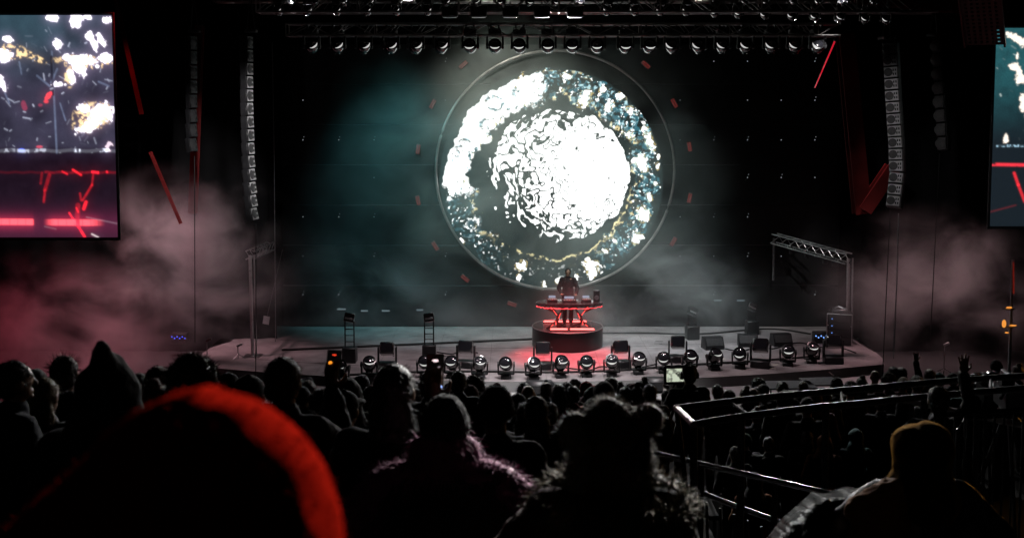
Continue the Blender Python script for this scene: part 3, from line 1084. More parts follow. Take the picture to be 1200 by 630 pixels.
beam('slanting red beam running down beside the left video screen', [(133, -12), (166, 134)], .10, 29.5)
beam('short slanting red brace under the beam, right of the left screen', [(176, 178), (212, 262)], .08, 30.2)
beam('dim dark red upright beam left of the left dark speaker column', [(234, 30), (226, 250)], .22, 31.5)
beam('tall dark red column behind the bright speaker column', [(990, 40), (1010, 250)], .46, 32.5)
beam('dim red diagonal brace low beside the bright speaker column', [(1046, 196), (1012, 246)], .40, 32.2)
beam('red roof girder crossing above the right speaker columns', [(1000, -4), (1130, 8)], .35, 28.5)
t = thing('light_bar', 'thin bright red light bar leaning at the right end of the lower lamp row', 'light bar', at(967, 74, Y=29))
a, c = at(979, 47, Y=29), at(955, 103, Y=29)
o0 = at(967, 74, Y=29)
b = MB()
b.tube(a - o0, c - o0, .022, .012, 8)
b.build('tube', glow('red_tube', (1, .02, .05), .55), t)
b = MB()
b.tube((a - o0) + Vector((0, .04, 0)), (c - o0) + Vector((0, .04, 0)), .03, .02, 8)
b.ball(a - o0, .05)
b.build('bracket', BLACK, t)
# perforated roof panel
t = thing('roof_panel', 'red perforated roof panel above the right video screen', 'panel', at(1150, 16, Y=28))
M = Euler((R(50), 0, R(-30))).to_matrix().to_4x4()
b = MB()
nx, ny = 6, 16
for i in range(nx + 1):
    b.box((-.42 + i * .14, 0, 0), (.075, .03, 2.3), M=M)
for j in range(ny + 1):
    b.box((0, 0.002, -1.12 + j * .14), (.9, .026, .075), M=M)
b.build('perforated_sheet', REDBEAM, t)
b = MB()
for s in (-1, 1):
    b.box((s * .48, 0, 0), (.05, .14, 2.4), M=M)
b.build('panel_frame', REDBEAM, t)

# ------------------------------------------------------------------ line arrays
def line_array(label, pts, n, Y, yaw, m, wd=.38, ht=.275, dp=.40, name='line_array'):
    ps = [at(x, y, Y=Y) for x, y in pts]
    ls = [0]
    for a, c in zip(ps[:-1], ps[1:]):
        ls.append(ls[-1] + (c - a).length)

    def pos(f):
        s = f * ls[-1]
        for k in range(len(ps) - 1):
            if s <= ls[k + 1] or k == len(ps) - 2:
                return ps[k].lerp(ps[k + 1], (s - ls[k]) / (ls[k + 1] - ls[k])), (ps[k + 1] - ps[k]).normalized()
    t = thing(name, label, 'speaker array', ps[0], (0, 0, 0), 'line arrays flown beside the stage')
    h = ls[-1] / n
    for i in range(n):
        p, d = pos((i + .5) / n)
        tilt = R(2 + 22 * (i / n) ** 2)
        lean = math.atan2(d.x, -d.z)
        M = Matrix.Translation(p - ps[0]) @ Euler((0, -lean, 0)).to_matrix().to_4x4() @ Euler((-tilt * .5, 0, R(yaw))).to_matrix().to_4x4()
        b = MB()
        b.box((0, dp / 2, 0), (wd, dp, h * .90), bev=.012, M=M)
        cb = b.build('cabinet', BLACK, t)  # sides black against a grey front: their shade is put in the colour
        b = MB()
        b.box((0, -.006, 0), (wd * .97, .012, h * .86), bev=.004, M=M)
        b.build('baffle', m, cb)
        b = MB()
        MC = M @ Matrix.Translation((-wd * .17, -.012, 0)) @ Euler((R(90), 0, 0)).to_matrix().to_4x4()
        b.lathe([(h * .34, -.004), (h * .36, .006), (h * .33, .012), (h * .1, .018), (.002, .02)], 16, MC)
        b.build('woofer', GRILLE, cb)
        b = MB()
        for s in (-1, 1):
            for q in (0, 1):
                b.box((wd * (.20 + .16 * q), -.012, s * h * .17), (wd * .10, .012, h * .20), M=M)
        b.build('horn', RUBBER, cb)
        for s in (-1, 1):
            b = MB()
            b.box((s * (wd / 2 + .008), dp * .5, 0), (.014, dp * .7, h * .99), bev=.003, M=M)
            b.build('rigging_plate', BLACK, cb)
    b = MB()
    b.box((0, dp / 2, .12), (wd * .9, dp * 1.2, .07), bev=.01)
    for x in (-.1, .1):
        b.tube((x, dp / 2, .12), (x * .2, dp / 2, .9), .012)
    b.tube((0, dp / 2, .9), (0, dp / 2, 3.0), .02)
    b.build('bumper_frame', BLACK, t)
    p1 = ps[-1] - ps[0]
    b = MB()
    b.tube((p1.x, dp * .4, p1.z - .1), (p1.x - .10, dp * .4, p1.z - 5.2), .012, n=6)
    b.build('cable', RUBBER, t)
    return t


line_array('curved column of grey speaker cabinets hanging at the right of the stage', [(1042, 50), (1045, 110), (1049, 170), (1050, 205), (1046, 242)], 14, 27.0, -30, LIT_BAFFLE, .32)
line_array('dark straight column of speaker cabinets behind the grey right column', [(1097, 46), (1100, 110), (1104, 176)], 8, 29.5, -40, BLACK, .24)  # black baffles stand in for unlit fronts
line_array('slim pale column of speaker cabinets seen edge on at the left of the stage', [(293, 42), (293, 120), (295, 190), (297.5, 235), (299, 258)], 14, 27.0, 78, LIT_BAFFLE, .32, dp=.20)
line_array('dark slim column of speaker cabinets between the left screen and the pale column', [(227, 42), (227, 110), (227, 178)], 8, 29.5, 74, BLACK, .32, dp=.16)
lamp('array_fill_lamp', 'SPOT', (4.5, 20.0, 11.0), (9.5, 27, 8.0), 620, (1, .95, .95), .1, 26, .8)  # unseen spots added to light the speaker fronts
lamp('array_fill_lamp', 'SPOT', (-2.0, 20.0, 11.0), (-6.5, 27, 8.0), 3600, (1, .95, .95), .1, 26, .8)
# hanging cables
for px, y0, y1, Y, lbl in ((319, 50, 400, 33.5, 'thin pale cable hanging straight down left of the video wall'), (1053, 250, 420, 27.4, 'thin cable dropping from the grey speaker column')):
    a, c = at(px, y0, Y=Y), at(px + (4 if px < 600 else -6), y1, Y=Y)
    b = MB()
    b.path([a, a.lerp(c, .4) + Vector((.02, 0, 0)), c], .014, 6)
    tag(b.build('hanging_cable', STEEL), lbl, 'cable')

# ================================================================== DJ riser
rc = at(665, 380, Y=33.55)
RX, RY = rc.x, 33.55
RT = 2.10
t = thing('round_riser', 'round black riser with red light strips on top under the DJ table', 'riser', (RX, RY, STAGE_Z))
b = MB()
h = RT - STAGE_Z
b.lathe([(1.06, 0), (1.09, .02), (1.09, h - .03), (1.085, h - .005), (1.07, h - .003), (1.05, h - .008), (.002, h - .008)], 72)
b.build('drum', mat('riser_black', (.014, .014, .015), .35, 0, .3, 3, .05), t)
b = MB()
q = [(1.085 * math.cos(2 * PI * i / 72), 1.085 * math.sin(2 * PI * i / 72), h + .004) for i in range(73)]
b.path(q, .018, 6)
b.build('rim', ALU, t)
b = MB()
for x in (-.75, -.3, .3, .75):
    b.box((x, 0, h - .004), (.012, 1.3, .006))
b.build('top_seam', STEEL, t)
RED1 = glow('red_strip', (1.0, .10, .09), 5.0)
for (x0, x1, y) in ((-.72, -.08, .55), (-.02, .62, .55), (-.55, -.03, -.62), (.05, .78, -.62)):
    b = MB()
    b.box(((x0 + x1) / 2, y, h + .03), (x1 - x0, .10, .05), bev=.012)
    s_ = b.build('light_strip', RED1, t)
    b = MB()
    b.box(((x0 + x1) / 2, y, h + .006), (x1 - x0 + .05, .14, .02), bev=.004)
    b.build('strip_tray', BLACK, s_)

TZ = 2.90
t = thing('dj_table', 'oval black DJ table standing on two branch shaped legs over red light', 'table', (RX + .04, RY - .25, RT))
th = TZ - RT
b = MB()
pr = [(.90, th - .10), (1.0, th - .085), (1.01, th - .02), (.98, th + .005), (.90, th + .01), (.002, th + .01)]
b.lathe(pr, 64, Matrix.Diagonal((1.02, .46, 1, 1)))
b.build('tabletop', mat('table_black', (.02, .02, .021), .22, 0, .3, 5, .05, coat=.4), t)
b = MB()
rr = random.Random(3)
q = []
for i in range(46):
    a = PI + PI * i / 45
    q.append((1.0 * math.cos(a), .44 * math.sin(a), th - .115 - rr.uniform(0, .03)))
b.path(q, [rr.choice((.006, .010, .018)) for _ in q], 6)
b.build('underglow_strip', glow('red_under', (1, .05, .06), 2.2), t)
BRANCH = mat('branch_black', (.10, .03, .03), .35, 0, .4, 9, .3)
for sx in (-1, 1):
    b = MB()
    X0 = .52 * sx
    b.path([(X0 * .55, .02, 0), (X0 * .75, 0, .18), (X0 * .66, .02, .36), (X0 * .95, 0, .55), (X0 * 1.15, .02, th - .1)], [.09, .055, .05, .05, .06], 10)
    b.path([(X0 * .66, .02, .34), (X0 * .42, .1, .52), (X0 * .48, .1, th - .1)], [.045, .03, .035], 8)
    b.path([(X0 * .75, 0, .20), (X0 * 1.15, -.1, .06), (X0 * 1.3, -.15, .0)], [.04, .035, .05], 8)
    b.path([(X0 * .72, 0, .15), (X0 * .4, .14, .05), (X0 * .2, .2, .0)], [.04, .035, .05], 8)
    b.path([(X0 * .9, .0, .5), (X0 * 1.35, -.12, .62), (X0 * 1.45, -.15, th - .1)], [.04, .028, .03], 8)
    lg = b.build('leg', BRANCH, t)
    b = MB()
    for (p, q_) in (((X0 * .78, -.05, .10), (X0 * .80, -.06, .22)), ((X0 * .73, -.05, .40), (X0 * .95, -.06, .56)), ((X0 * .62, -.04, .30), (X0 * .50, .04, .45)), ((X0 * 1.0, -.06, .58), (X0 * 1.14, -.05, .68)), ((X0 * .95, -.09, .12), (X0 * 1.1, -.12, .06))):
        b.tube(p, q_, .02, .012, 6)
    b.build('painted_leg_light', glow('red_leg_light', (1, .08, .07), 1.6), lg)  # glowing slivers standing in for red light on the legs
# gear on the table
def gear(name, label, cat, x, y, size, led, dz=0):
    g = thing(name, label, cat, (RX + .04 + x, RY - .25 + y, TZ + .012 + dz))
    b = MB()
    b.box((0, 0, size[2] / 2), size, bev=.012)
    b.build('body', BLACK, g)
    b = MB()
    b.lathe([(min(size[0], size[1]) * .33, 0), (min(size[0], size[1]) * .34, .012), (.002, .016)], 20, Matrix.Translation((0, 0, size[2])))
    b.build('jog_wheel', STEEL, g)
    b = MB()
    for k in range(5):
        b.box((-size[0] * .36 + k * size[0] * .18, -size[1] * .42, size[2] + .004), (.02, .015, .01))
    b.build('button', glow('deck_led', led, 1.4), g)
    b = MB()
    b.box((0, size[1] * .36, size[2] + .03), (size[0] * .7, .015, .08), (R(-25), 0, 0), bev=.004)
    b.build('display', glow('deck_display', (.5, .6, .8), .5), g)


gear('media_player', 'small black media player at the left end of the oval table', 'music player', -.52, .02, (.30, .36, .09), (.9, .5, .4))
gear('media_player', 'small black media player at the right end of the oval table', 'music player', .52, .02, (.30, .36, .09), (.9, .5, .4))
gear('audio_mixer', 'flat black mixer in the middle of the oval table', 'mixer', .0, .0, (.42, .36, .07), (.5, .7, 1))
t = thing('small_speaker', 'small round speaker at the right rear of the oval table', 'speaker', (RX + .88, RY - .15, TZ + .012))
b = MB()
b.box((0, 0, .17), (.20, .18, .34), bev=.02)
b.build('cabinet', BLACK, t)
b = MB()
b.lathe([(.07, 0), (.075, .01), (.05, .02), (.002, .012)], 18, Matrix.Translation((0, -.09, .12)) @ Euler((R(90), 0, 0)).to_matrix().to_4x4())
b.build('cone', STEEL, t)

# ================================================================== floor lights and backline
FL = [(400, 447, 'leftmost'), (433, 443), (498, 441), (530, 442), (562, 443), (593, 443), (625, 444), (657, 442), (687, 441), (717, 440.5), (748, 438), (778, 436.5), (808, 434.5), (837, 433), (867, 431), (923, 428), (951, 425)]
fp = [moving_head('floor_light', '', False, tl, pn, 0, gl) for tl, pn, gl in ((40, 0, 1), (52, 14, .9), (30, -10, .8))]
used = set()
for i, q in enumerate(FL):
    p = at(q[0], q[1], z=STAGE_Z)
    lbl = 'round black floor light on the stage edge, %s in the front row' % nth(i, len(FL))
    loc, rot = (p.x, p.y, STAGE_Z + .001), (0, 0, R(rng.uniform(-14, 14)))
    sc = .96
    k = i % 3
    if k not in used:
        used.add(k)
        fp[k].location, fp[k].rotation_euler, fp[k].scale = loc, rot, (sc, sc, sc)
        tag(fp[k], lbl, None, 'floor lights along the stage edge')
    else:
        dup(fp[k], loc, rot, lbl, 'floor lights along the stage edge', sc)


def wash_light(label):
    """square headed wash light on a wide base"""
    t = thing('wash_light', label, 'stage light', group='square headed wash lights behind the front row')
    b = MB()
    b.box((0, 0, .10), (.50, .36, .20), bev=.025)
    b.build('base', BLACK, t)
    for s in (-1, 1):
        b = MB()
        b.box((s * .25, 0, .40), (.05, .13, .46), bev=.015)
        b.build('yoke_arm', BLACK, t)
    M = Matrix.Translation((0, 0, .58)) @ Euler((R(-25), 0, 0)).to_matrix().to_4x4()
    b = MB()
    b.box((0, 0, 0), (.40, .30, .34), bev=.03, M=M)
    for k in range(5):
        b.box((-.16 + k * .08, .16, 0), (.02, .03, .26), M=M)
    h = b.build('head', GLOSS, t)
    b = MB()
    b.box((0, -.155, 0), (.33, .014, .27), bev=.005, M=M)
    b.build('lens', LENS, h)
    return t


WL = [(454, 432, 'square headed wash light behind the second front light on the left'), (546, 430, 'square headed wash light left of the round riser'), (636, 432, 'square headed wash light just in front of the riser, left'),
      (727, 430, 'square headed wash light just right of the round riser'), (794, 424, 'square headed wash light behind the camera operator'), (891, 430, 'bulky square headed wash light within the front row at right'),
      (976, 425, 'bulky square headed wash light at the right end of the front row')]
w0 = None
for px, py, lbl in WL:
    p = at(px, py, z=STAGE_Z)
    sc = 1.0 if px < 880 else 1.08
    if w0 is None:
        w0 = wash_light(lbl)
        w0.location = (p.x, p.y, STAGE_Z)
    else:
        dup(w0, (p.x, p.y, STAGE_Z), (0, 0, R(rng.uniform(-18, 18))), lbl, None, sc)

# light towers at the back of the stage
def light_tower(px, py, top, lbl, tilt, first=[None]):
    p = at(px, py, z=STAGE_Z)
    zt = at(px, top, Y=p.y).z - STAGE_Z
    t = thing('light_tower', lbl, 'light stand', (p.x, p.y, STAGE_Z), (0, 0, R(rng.uniform(-10, 10))), 'light towers at the back of the stage')
    b = MB()
    b.box((0, 0, .22), (.40, .34, .44), bev=.02)
    b.build('base_box', BLACK, t)
    for s in (-1, 1):
        b = MB()
        b.tube((s * .13, 0, .44), (s * .13, 0, zt - .25), .02)
        b.build('post', BLACK, t)
    b = MB()
    for k in range(3):
        z = .6 + k * (zt - .9) / 3
        b.tube((-.13, 0, z), (.13, 0, z), .012, n=6)
    b.build('rung', BLACK, t)
    M = Matrix.Translation((0, 0, zt - .15)) @ Euler((R(-20), R(tilt), 0)).to_matrix().to_4x4()
    b = MB()
    b.box((0, 0, 0), (.30, .16, .26), bev=.02, M=M)
    h = b.build('lamp_head', GLOSS, t)
    b = MB()
    b.box((0, -.085, -.04), (.22, .012, .05), bev=.004, M=M)
    b.build('lens', ALU, h)


light_tower(410, 424, 366, 'slim dark light tower at the left of the stage, behind the front lights', 10)
light_tower(503, 421, 366, 'two legged light tower left of the round riser', -8)
light_tower(811, 397, 359, 'two legged light tower right of the riser near the back wall', 25)
light_tower(881, 391, 354, 'light tower farthest right near the back wall', 25)
# floor monitors
def wedge(px, py, lbl, name='floor_monitor', sc=1.0, z=STAGE_Z, rz=0, group='floor monitors on the right of the stage'):
    p = at(px, py, z=z)
    t = thing(name, lbl, 'speaker', (p.x, p.y, z), (0, 0, rz), group, sc)
    b = MB()
    b.add([(-.3, -.22, 0), (.3, -.22, 0), (.3, .22, 0), (-.3, .22, 0), (-.3, -.08, .36), (.3, -.08, .36), (.3, .14, .36), (-.3, .14, .36), (-.3, -.22, .10), (.3, -.22, .10)],
          [(3, 2, 1, 0), (0, 1, 9, 8), (8, 9, 5, 4), (4, 5, 6, 7), (2, 3, 7, 6), (1, 2, 6, 5, 9), (3, 0, 8, 4, 7)])
    b.build('cabinet', BLACK, t)
    b = MB()
    M = Matrix.Translation((0, -.155, .23)) @ Euler((R(-28), 0, 0)).to_matrix().to_4x4()
    b.box((0, -.008, 0), (.52, .012, .25), bev=.004, M=M)
    b.build('grille', GRILLE, t)


wedge(835, 408, 'squat black floor monitor behind the camera operator, leftmost of three', rz=.2)
wedge(876, 405, 'squat black floor monitor in the middle of the stage right trio', rz=-.1)
wedge(915, 404, 'squat black floor monitor nearest the amplifier rack', rz=.15)
for px, py, lbl in ((632, 463, 'low dark front speaker on the apron left of the bear hat'), (772, 459, 'low dark front speaker on the apron left of the camera operator')):
    p = at(px, py, z=PIT_Z + .12)
    t = thing('front_speaker', lbl, 'speaker', (p.x, p.y, PIT_Z + .12), group='low speakers along the apron')
    b = MB()
    b.box((0, 0, .20), (.82, .40, .40), bev=.09)
    b.build('cabinet', BLACK, t)
    b = MB()
    b.box((0, -.203, .20), (.62, .012, .24), bev=.005)
    b.build('grille', GRILLE, t)

# amplifier rack
p = at(984, 402, z=STAGE_Z)
t = thing('amplifier_rack', 'black amplifier rack with pale edges beside the right portal post', 'rack', (p.x, p.y, STAGE_Z), (0, 0, -.35))
b = MB()
b.box((0, 0, .5), (.75, .7, .95), bev=.015)
b.build('case', BLACK, t)
for k in range(4):
    b = MB()
    b.box((0, -.355, .17 + k * .22), (.64, .02, .18), bev=.006)
    u = b.build('rack_unit', GRILLE, t)
    b = MB()
    b.box((-.22, -.37, .17 + k * .22), (.03, .01, .02))
    b.build('indicator', glow('blue_led', (.15, .35, 1), 1.5), u)
b = MB()
for s in (-1, 1):
    b.tube((s * .37, -.35, .02), (s * .37, -.35, .98), .014)
b.tube((-.37, -.35, .98), (.37, -.35, .98), .014)
b.tube((-.37, -.35, .62), (.37, -.35, .62), .010)
b.build('edge_trim', ALU, t)
b = MB()
b.box((0, .05, 1.04), (.5, .4, .10), bev=.02)
b.path([(-.2, -.1, 1.09), (-.05, -.12, 1.18), (.15, -.1, 1.10)], .02)
b.build('top_unit', STEEL, t)
for px, py, lbl, col in ((962, 401, 'small dark box with a blue light left of the amplifier rack', (.2, .4, 1)), (211, 402, 'dark stage box with blue lights in the smoke at left', (.05, .08, .9))):
    p = at(px, py, z=STAGE_Z)
    t = thing('stage_box', lbl, 'stage box', (p.x, p.y, STAGE_Z))
    b = MB()
    b.box((0, 0, .17), (.5, .3, .34), bev=.02)
    b.build('case', BLACK, t)
    b = MB()
    for k in range(6):
        b.ball((-.2 + .08 * k, -.155, .24 - .05 * (k % 2)), .022, 8, 5)
    b.build('indicator', glow('box_led_%d' % px, col, 1.6), t)

# portal frames
def pole_truss(b, a, c, w_=.22, n=7):
    d = (c - a)
    ax = d.normalized()
    u = Vector((0, 0, 1)) if abs(ax.z) < .9 else Vector((0, 1, 0))
    e1 = ax.cross(u).normalized() * w_ / 2
    e2 = ax.cross(e1).normalized() * w_ / 2
    cs = [e1 + e2, e1 - e2, -e1 - e2, -e1 + e2]
    for k in cs:
        b.tube(a + k, c + k, .022, n=8)
    for i in range(n):
        f0, f1 = i / n, (i + 1) / n
        for k in range(4):
            b.tube(a + d * f0 + cs[k], a + d * f1 + cs[(k + 1) % 4], .010, n=5)


base = at(993, 402, z=STAGE_Z)
top = at(994.5, 303, Y=base.y)
end = at(907, 279, Y=35.9)
t = thing('portal_frame', 'aluminium truss post with a truss arm reaching back at stage right', 'truss frame', base)
b = MB()
b.tube((0, 0, 0), top - base, .06, n=12)
b.tube((.16, .1, 0), top - base + Vector((.16, .1, 0)), .03, n=10)
b.box((0, 0, .01), (.5, .5, .02))
b.build('post', ALU, t)
b = MB()
pole_truss(b, top - base, end - base, .30, 9)
b.build('arm', ALU, t)
b = MB()
e2 = end - base
b.tube(e2, (e2.x, e2.y, e2.z - 1.4), .04)
b.build('rear_post', STEEL, t)
for f in (.18, .3, .55, .75):
    b = MB()
    q = (top - base).lerp(e2, f)
    b.box((q.x, q.y, q.z - .28), (.16, .14, .16), bev=.02)
    b.tube((q.x, q.y, q.z - .2), (q.x, q.y, q.z), .012, n=6)
    b.build('clamped_lamp', BLACK, t)
base = at(296, 417, z=STAGE_Z)
top = at(293, 299, Y=base.y)
end = at(317, 288, Y=34.2)
t = thing('portal_frame', 'slim aluminium truss post with a short arm at stage left', 'truss frame', base)
b = MB()
b.tube((0, 0, 0), top - base, .05, n=12)
b.tube((.10, .08, 0), top - base + Vector((.10, .08, 0)), .022, n=10)
b.box((0, 0, .01), (.5, .5, .02))
b.build('post', ALU, t)
b = MB()
pole_truss(b, top - base, end - base, .24, 6)
b.build('arm', ALU, t)
# bits of backstage gear
p = at(312, 375, Y=33.0)
t = thing('paper_notice', 'small white paper notice hanging tilted right of the left portal post', 'notice', p, (0, R(10), R(-8)))
b = MB()
b.box((0, 0, 0), (.20, .006, .25))
b.build('sheet', mat('paper_white', (.7, .72, .74), .8, 0, .05, 6, .03), t)
b = MB()
b.tube((0, .02, .11), (.1, .2, 2.2), .006)
b.build('string', STEEL, t)
for px, py, top_, lbl in ((1106, 437, 403, 'thin pole stand with a white clip at the far right pit'), (279, 420, 404, 'low bent lamp stand at the left stage edge'), (243, 424, 398, 'thin microphone stand in the smoke at left')):
    p = at(px, py, z=PIT_Z if px > 1000 else STAGE_Z)
    zt = at(px, top_, Y=p.y).z - p.z
    t = thing('pole_stand', lbl, 'stand', p)
    b = MB()
    b.tube((0, 0, 0), (0, 0, zt), .016)
    b.build('pole', STEEL, t)
    b = MB()
    for k in range(3):
        a = 2 * PI * k / 3
        b.tube((0, 0, .15), (.22 * math.cos(a), .22 * math.sin(a), .01), .01)
    b.build('tripod_leg', STEEL, t)
    b = MB()
    b.box((.05, 0, zt), (.18, .05, .07), (0, R(-25), 0), bev=.01)
    b.build('clip', mat('clip_white', (.7, .7, .7), .4, 0, .05, 5, 0), t)
# warm lamp far right
p = at(1183, 378, Y=24.0)
t = thing('amber_lantern', 'glowing amber lantern on a dark pole at the far right', 'lantern', p)
AMB = glow('amber_glow', (1, .36, .06), .9)
b = MB()
b.ball((-.12, 0, -.02), (.05, .04, .09), 10, 7)
b.ball((-.02, .0, .34), (.07, .03, .02), 10, 7)
b.ball((.08, 0, -.06), (.09, .03, .016), 10, 7)
b.ball((-.05, 0, -.22), (.05, .03, .016), 10, 7)
b.build('flame_bulb', AMB, t)
b = MB()
b.tube((.05, .05, -2.6), (.05, .05, 1.4), .035)
b.box((-.02, .04, -.10), (.36, .06, .03), bev=.008)
b.box((-.02, .04, .30), (.30, .06, .03), bev=.008)
b.build('pole', STEEL, t)
b = MB()
b.tube((.07, 0, .65), (.04, 0, 1.35), .02, .015)
b.build('red_tube', glow('dull_red_tube', (1, .06, .03), .10), t)

# light grey tables in the right pit
for px, py, w_, lbl, rz in ((925, 450, 1.25, 'pale table top in front of the stage at right, left one of two', .05), (962, 446, .9, 'pale table top in front of the stage at right, right one of two', .1)):
    p = at(px, py, z=1.85)
    t = thing('work_table', lbl, 'table', (p.x, p.y, PIT_Z), (0, 0, rz), 'pale tables in the pit')
    hh = 1.85 - PIT_Z
    b = MB()
    b.box((0, 0, hh - .02), (w_, .75, .04), bev=.006)
    b.build('tabletop', mat('table_grey', (.34, .36, .37), .5, 0, .15, 3, .05), t)
    for sx in (-1, 1):
        for sy in (-1, 1):
            b = MB()
            b.tube((sx * (w_ / 2 - .06), sy * .3, 0), (sx * (w_ / 2 - .06), sy * .3, hh - .04), .022)
            b.build('leg', STEEL, t)
    b = MB()
    b.tube((-w_ / 2 + .06, -.3, .3), (w_ / 2 - .06, -.3, .3), .015)
    b.build('stretcher', STEEL, t)

# cables snaking over the stage
def floor_cable(pts, r, lbl):
    ps = [at(x, y, z=STAGE_Z) for x, y in pts]
    out = []
    for i in range(len(ps) - 1):
        p0, p1, p2, p3 = ps[max(i - 1, 0)], ps[i], ps[i + 1], ps[min(i + 2, len(ps) - 1)]
        for k in range(8):
            u = k / 8
            out.append(.5 * ((2 * p1) + (p2 - p0) * u + (2 * p0 - 5 * p1 + 4 * p2 - p3) * u * u + (3 * p1 - p0 - 3 * p2 + p3) * u ** 3) + Vector((0, 0, r + .002)))
    out.append(ps[-1] + Vector((0, 0, r + .002)))
    b = MB()
    b.path(out, r, 6)
    tag(b.build('floor_cable', RUBBER), lbl, 'cable')


floor_cable([(330, 411), (400, 408), (470, 405), (560, 401), (628, 398)], .035, 'thick black cable running across the stage to the riser from the left')
floor_cable([(706, 391), (760, 391), (820, 392), (900, 386), (950, 392)], .028, 'black cable running right from the riser along the back of the stage')
floor_cable([(410, 440), (480, 437), (560, 436), (640, 437), (720, 435), (800, 429), (880, 424), (960, 418)], .030, 'long black cable linking the front row floor lights')
floor_cable([(512, 413), (530, 415), (545, 411), (560, 414)], .018, 'short curled cable beside the two legged light tower')
floor_cable([(660, 431), (690, 434), (705, 430), (735, 433), (770, 427)], .018, 'thin cable wandering between the riser and the front lights')
floor_cable([(850, 409), (870, 412), (890, 405), (905, 409), (935, 402), (960, 407), (985, 408), (1003, 414)], .018, 'thin cable trailing past the floor monitors to the rack')

# ================================================================== people
def bake(b, voxel, ratio=None, smooth=2, disp=None, name='tmp'):
    """fuse the overlapping limbs in b into one continuous skin"""
    me = b.mesh(name, None, 180)
    o = bpy.data.objects.new(name, me)
    COL.objects.link(o)
    m = o.modifiers.new('r', 'REMESH')
    m.mode = 'VOXEL'
    m.voxel_size = voxel
    if smooth:
        m = o.modifiers.new('s', 'SMOOTH')
        m.iterations = smooth
        m.factor = .6
    if ratio:
        m = o.modifiers.new('d', 'DECIMATE')
        m.ratio = ratio
    dg = bpy.context.evaluated_depsgraph_get()
    out = bpy.data.meshes.new_from_object(o.evaluated_get(dg))
    bpy.data.objects.remove(o)
    bpy.data.meshes.remove(me)
    if disp:
        amp, sc, seed = disp
        nrm = [v.normal.copy() for v in out.vertices]
        for v, n in zip(out.vertices, nrm):
            p = v.co * sc + Vector((seed, seed * 2, 0))
            v.co += n * (noise.noise(p) + .5 * noise.noise(p * 2.3)) * amp
    out.polygons.foreach_set('use_smooth', [True] * len(out.polygons))
    out.name = name
    return out


def strands(src, n, ln, wd, seed, lift=.6, down=.3, zone=None, jit=.5):
    """thin hair blades standing on the surface of src"""
    rs = np.random.RandomState(seed)
    src.calc_loop_triangles()
    tris = src.loop_triangles
    ar = np.array([t.area for t in tris])
    pick = rs.choice(len(tris), n, p=ar / ar.sum())
    b = MB()
    vs, fs = [], []
    for k in pick:
        t = tris[k]
        u, v = rs.rand(2)
        if u + v > 1:
            u, v = 1 - u, 1 - v
        c = [src.vertices[i].co for i in t.vertices]
        p = c[0] + (c[1] - c[0]) * u + (c[2] - c[0]) * v
        if zone and not zone(p):
            continue
        nm = t.normal
        r = Vector(rs.uniform(-1, 1, 3)) * jit
        d = (nm * lift + r + Vector((0, 0, -down))).normalized()
        side = d.cross(nm + Vector((.01, .02, .03)))
        if side.length < 1e-4:
            continue
        side = side.normalized() * wd / 2
        l = ln * (.5 + rs.rand())
        q = p + d * l * .55 + Vector(rs.uniform(-1, 1, 3)) * ln * .1
        e = p + d * l + Vector((0, 0, -down * l * .35))
        i = len(vs)
        vs += [p - side, p + side, q + side * .6, q - side * .6, e]
        fs += [(i, i + 1, i + 2, i + 3), (i + 3, i + 2, i + 4)]
    b.v, b.f = [tuple(v) for v in vs], fs
    return b


def append(me, b):
    """the mesh me with the shapes of b joined to it"""
    c = MB()
    c.v = [tuple(v.co) for v in me.vertices]
    c.f = [tuple(p.vertices) for p in me.polygons]
    c.add(b.v, b.f)
    return c.mesh(me.name, None, 70)


POSES = {
    'rest': (((-.255, -.03, 1.15), (-.24, .09, .92), (0, .15, -1)), ((.255, -.03, 1.15), (.24, .09, .92), (0, .15, -1))),
    'front': (((-.275, .0, 1.14), (-.13, .22, 1.05), (.7, .6, .2)), ((.275, .0, 1.14), (.13, .22, 1.05), (-.7, .6, .2))),
    'phone': (((-.27, -.02, 1.15), (-.16, .2, 1.02), (.6, .6, 0)), ((.25, .19, 1.28), (.10, .34, 1.52), (-.05, .05, 1))),
    'phone_high': (((-.27, -.02, 1.15), (-.16, .2, 1.02), (.6, .6, 0)), ((.30, .16, 1.50), (.22, .27, 1.77), (-.05, .05, 1))),
    'raise': (((-.26, -.02, 1.15), (-.2, .16, .98), (.3, .8, -.3)), ((.31, .08, 1.60), (.27, .14, 1.85), (.02, .05, 1))),
    'raise_left': (((-.31, .08, 1.60), (-.25, .14, 1.85), (.02, .05, 1)), ((.26, -.02, 1.15), (.2, .16, .98), (-.3, .8, -.3))),
    'operate': (((-.27, .10, 1.18), (-.20, .36, 1.34), (.3, .9, .2)), ((.27, .10, 1.18), (.10, .36, 1.36), (-.3, .9, .2))),
    'lean': (((-.42, .08, 1.20), (-.34, .34, 1.10), (.2, 1, -.2)), ((.42, .08, 1.20), (.34, .34, 1.10), (-.2, 1, -.2))),
    'dj': (((-.29, .08, 1.16), (-.24, .32, 1.00), (.1, 1, -.15)), ((.29, .08, 1.16), (.22, .33, 1.02), (-.1, 1, -.15))),
}
FINGERS = ((-.030, .072, .0098), (-.010, .083, .0102), (.011, .077, .0098), (.031, .060, .0090))


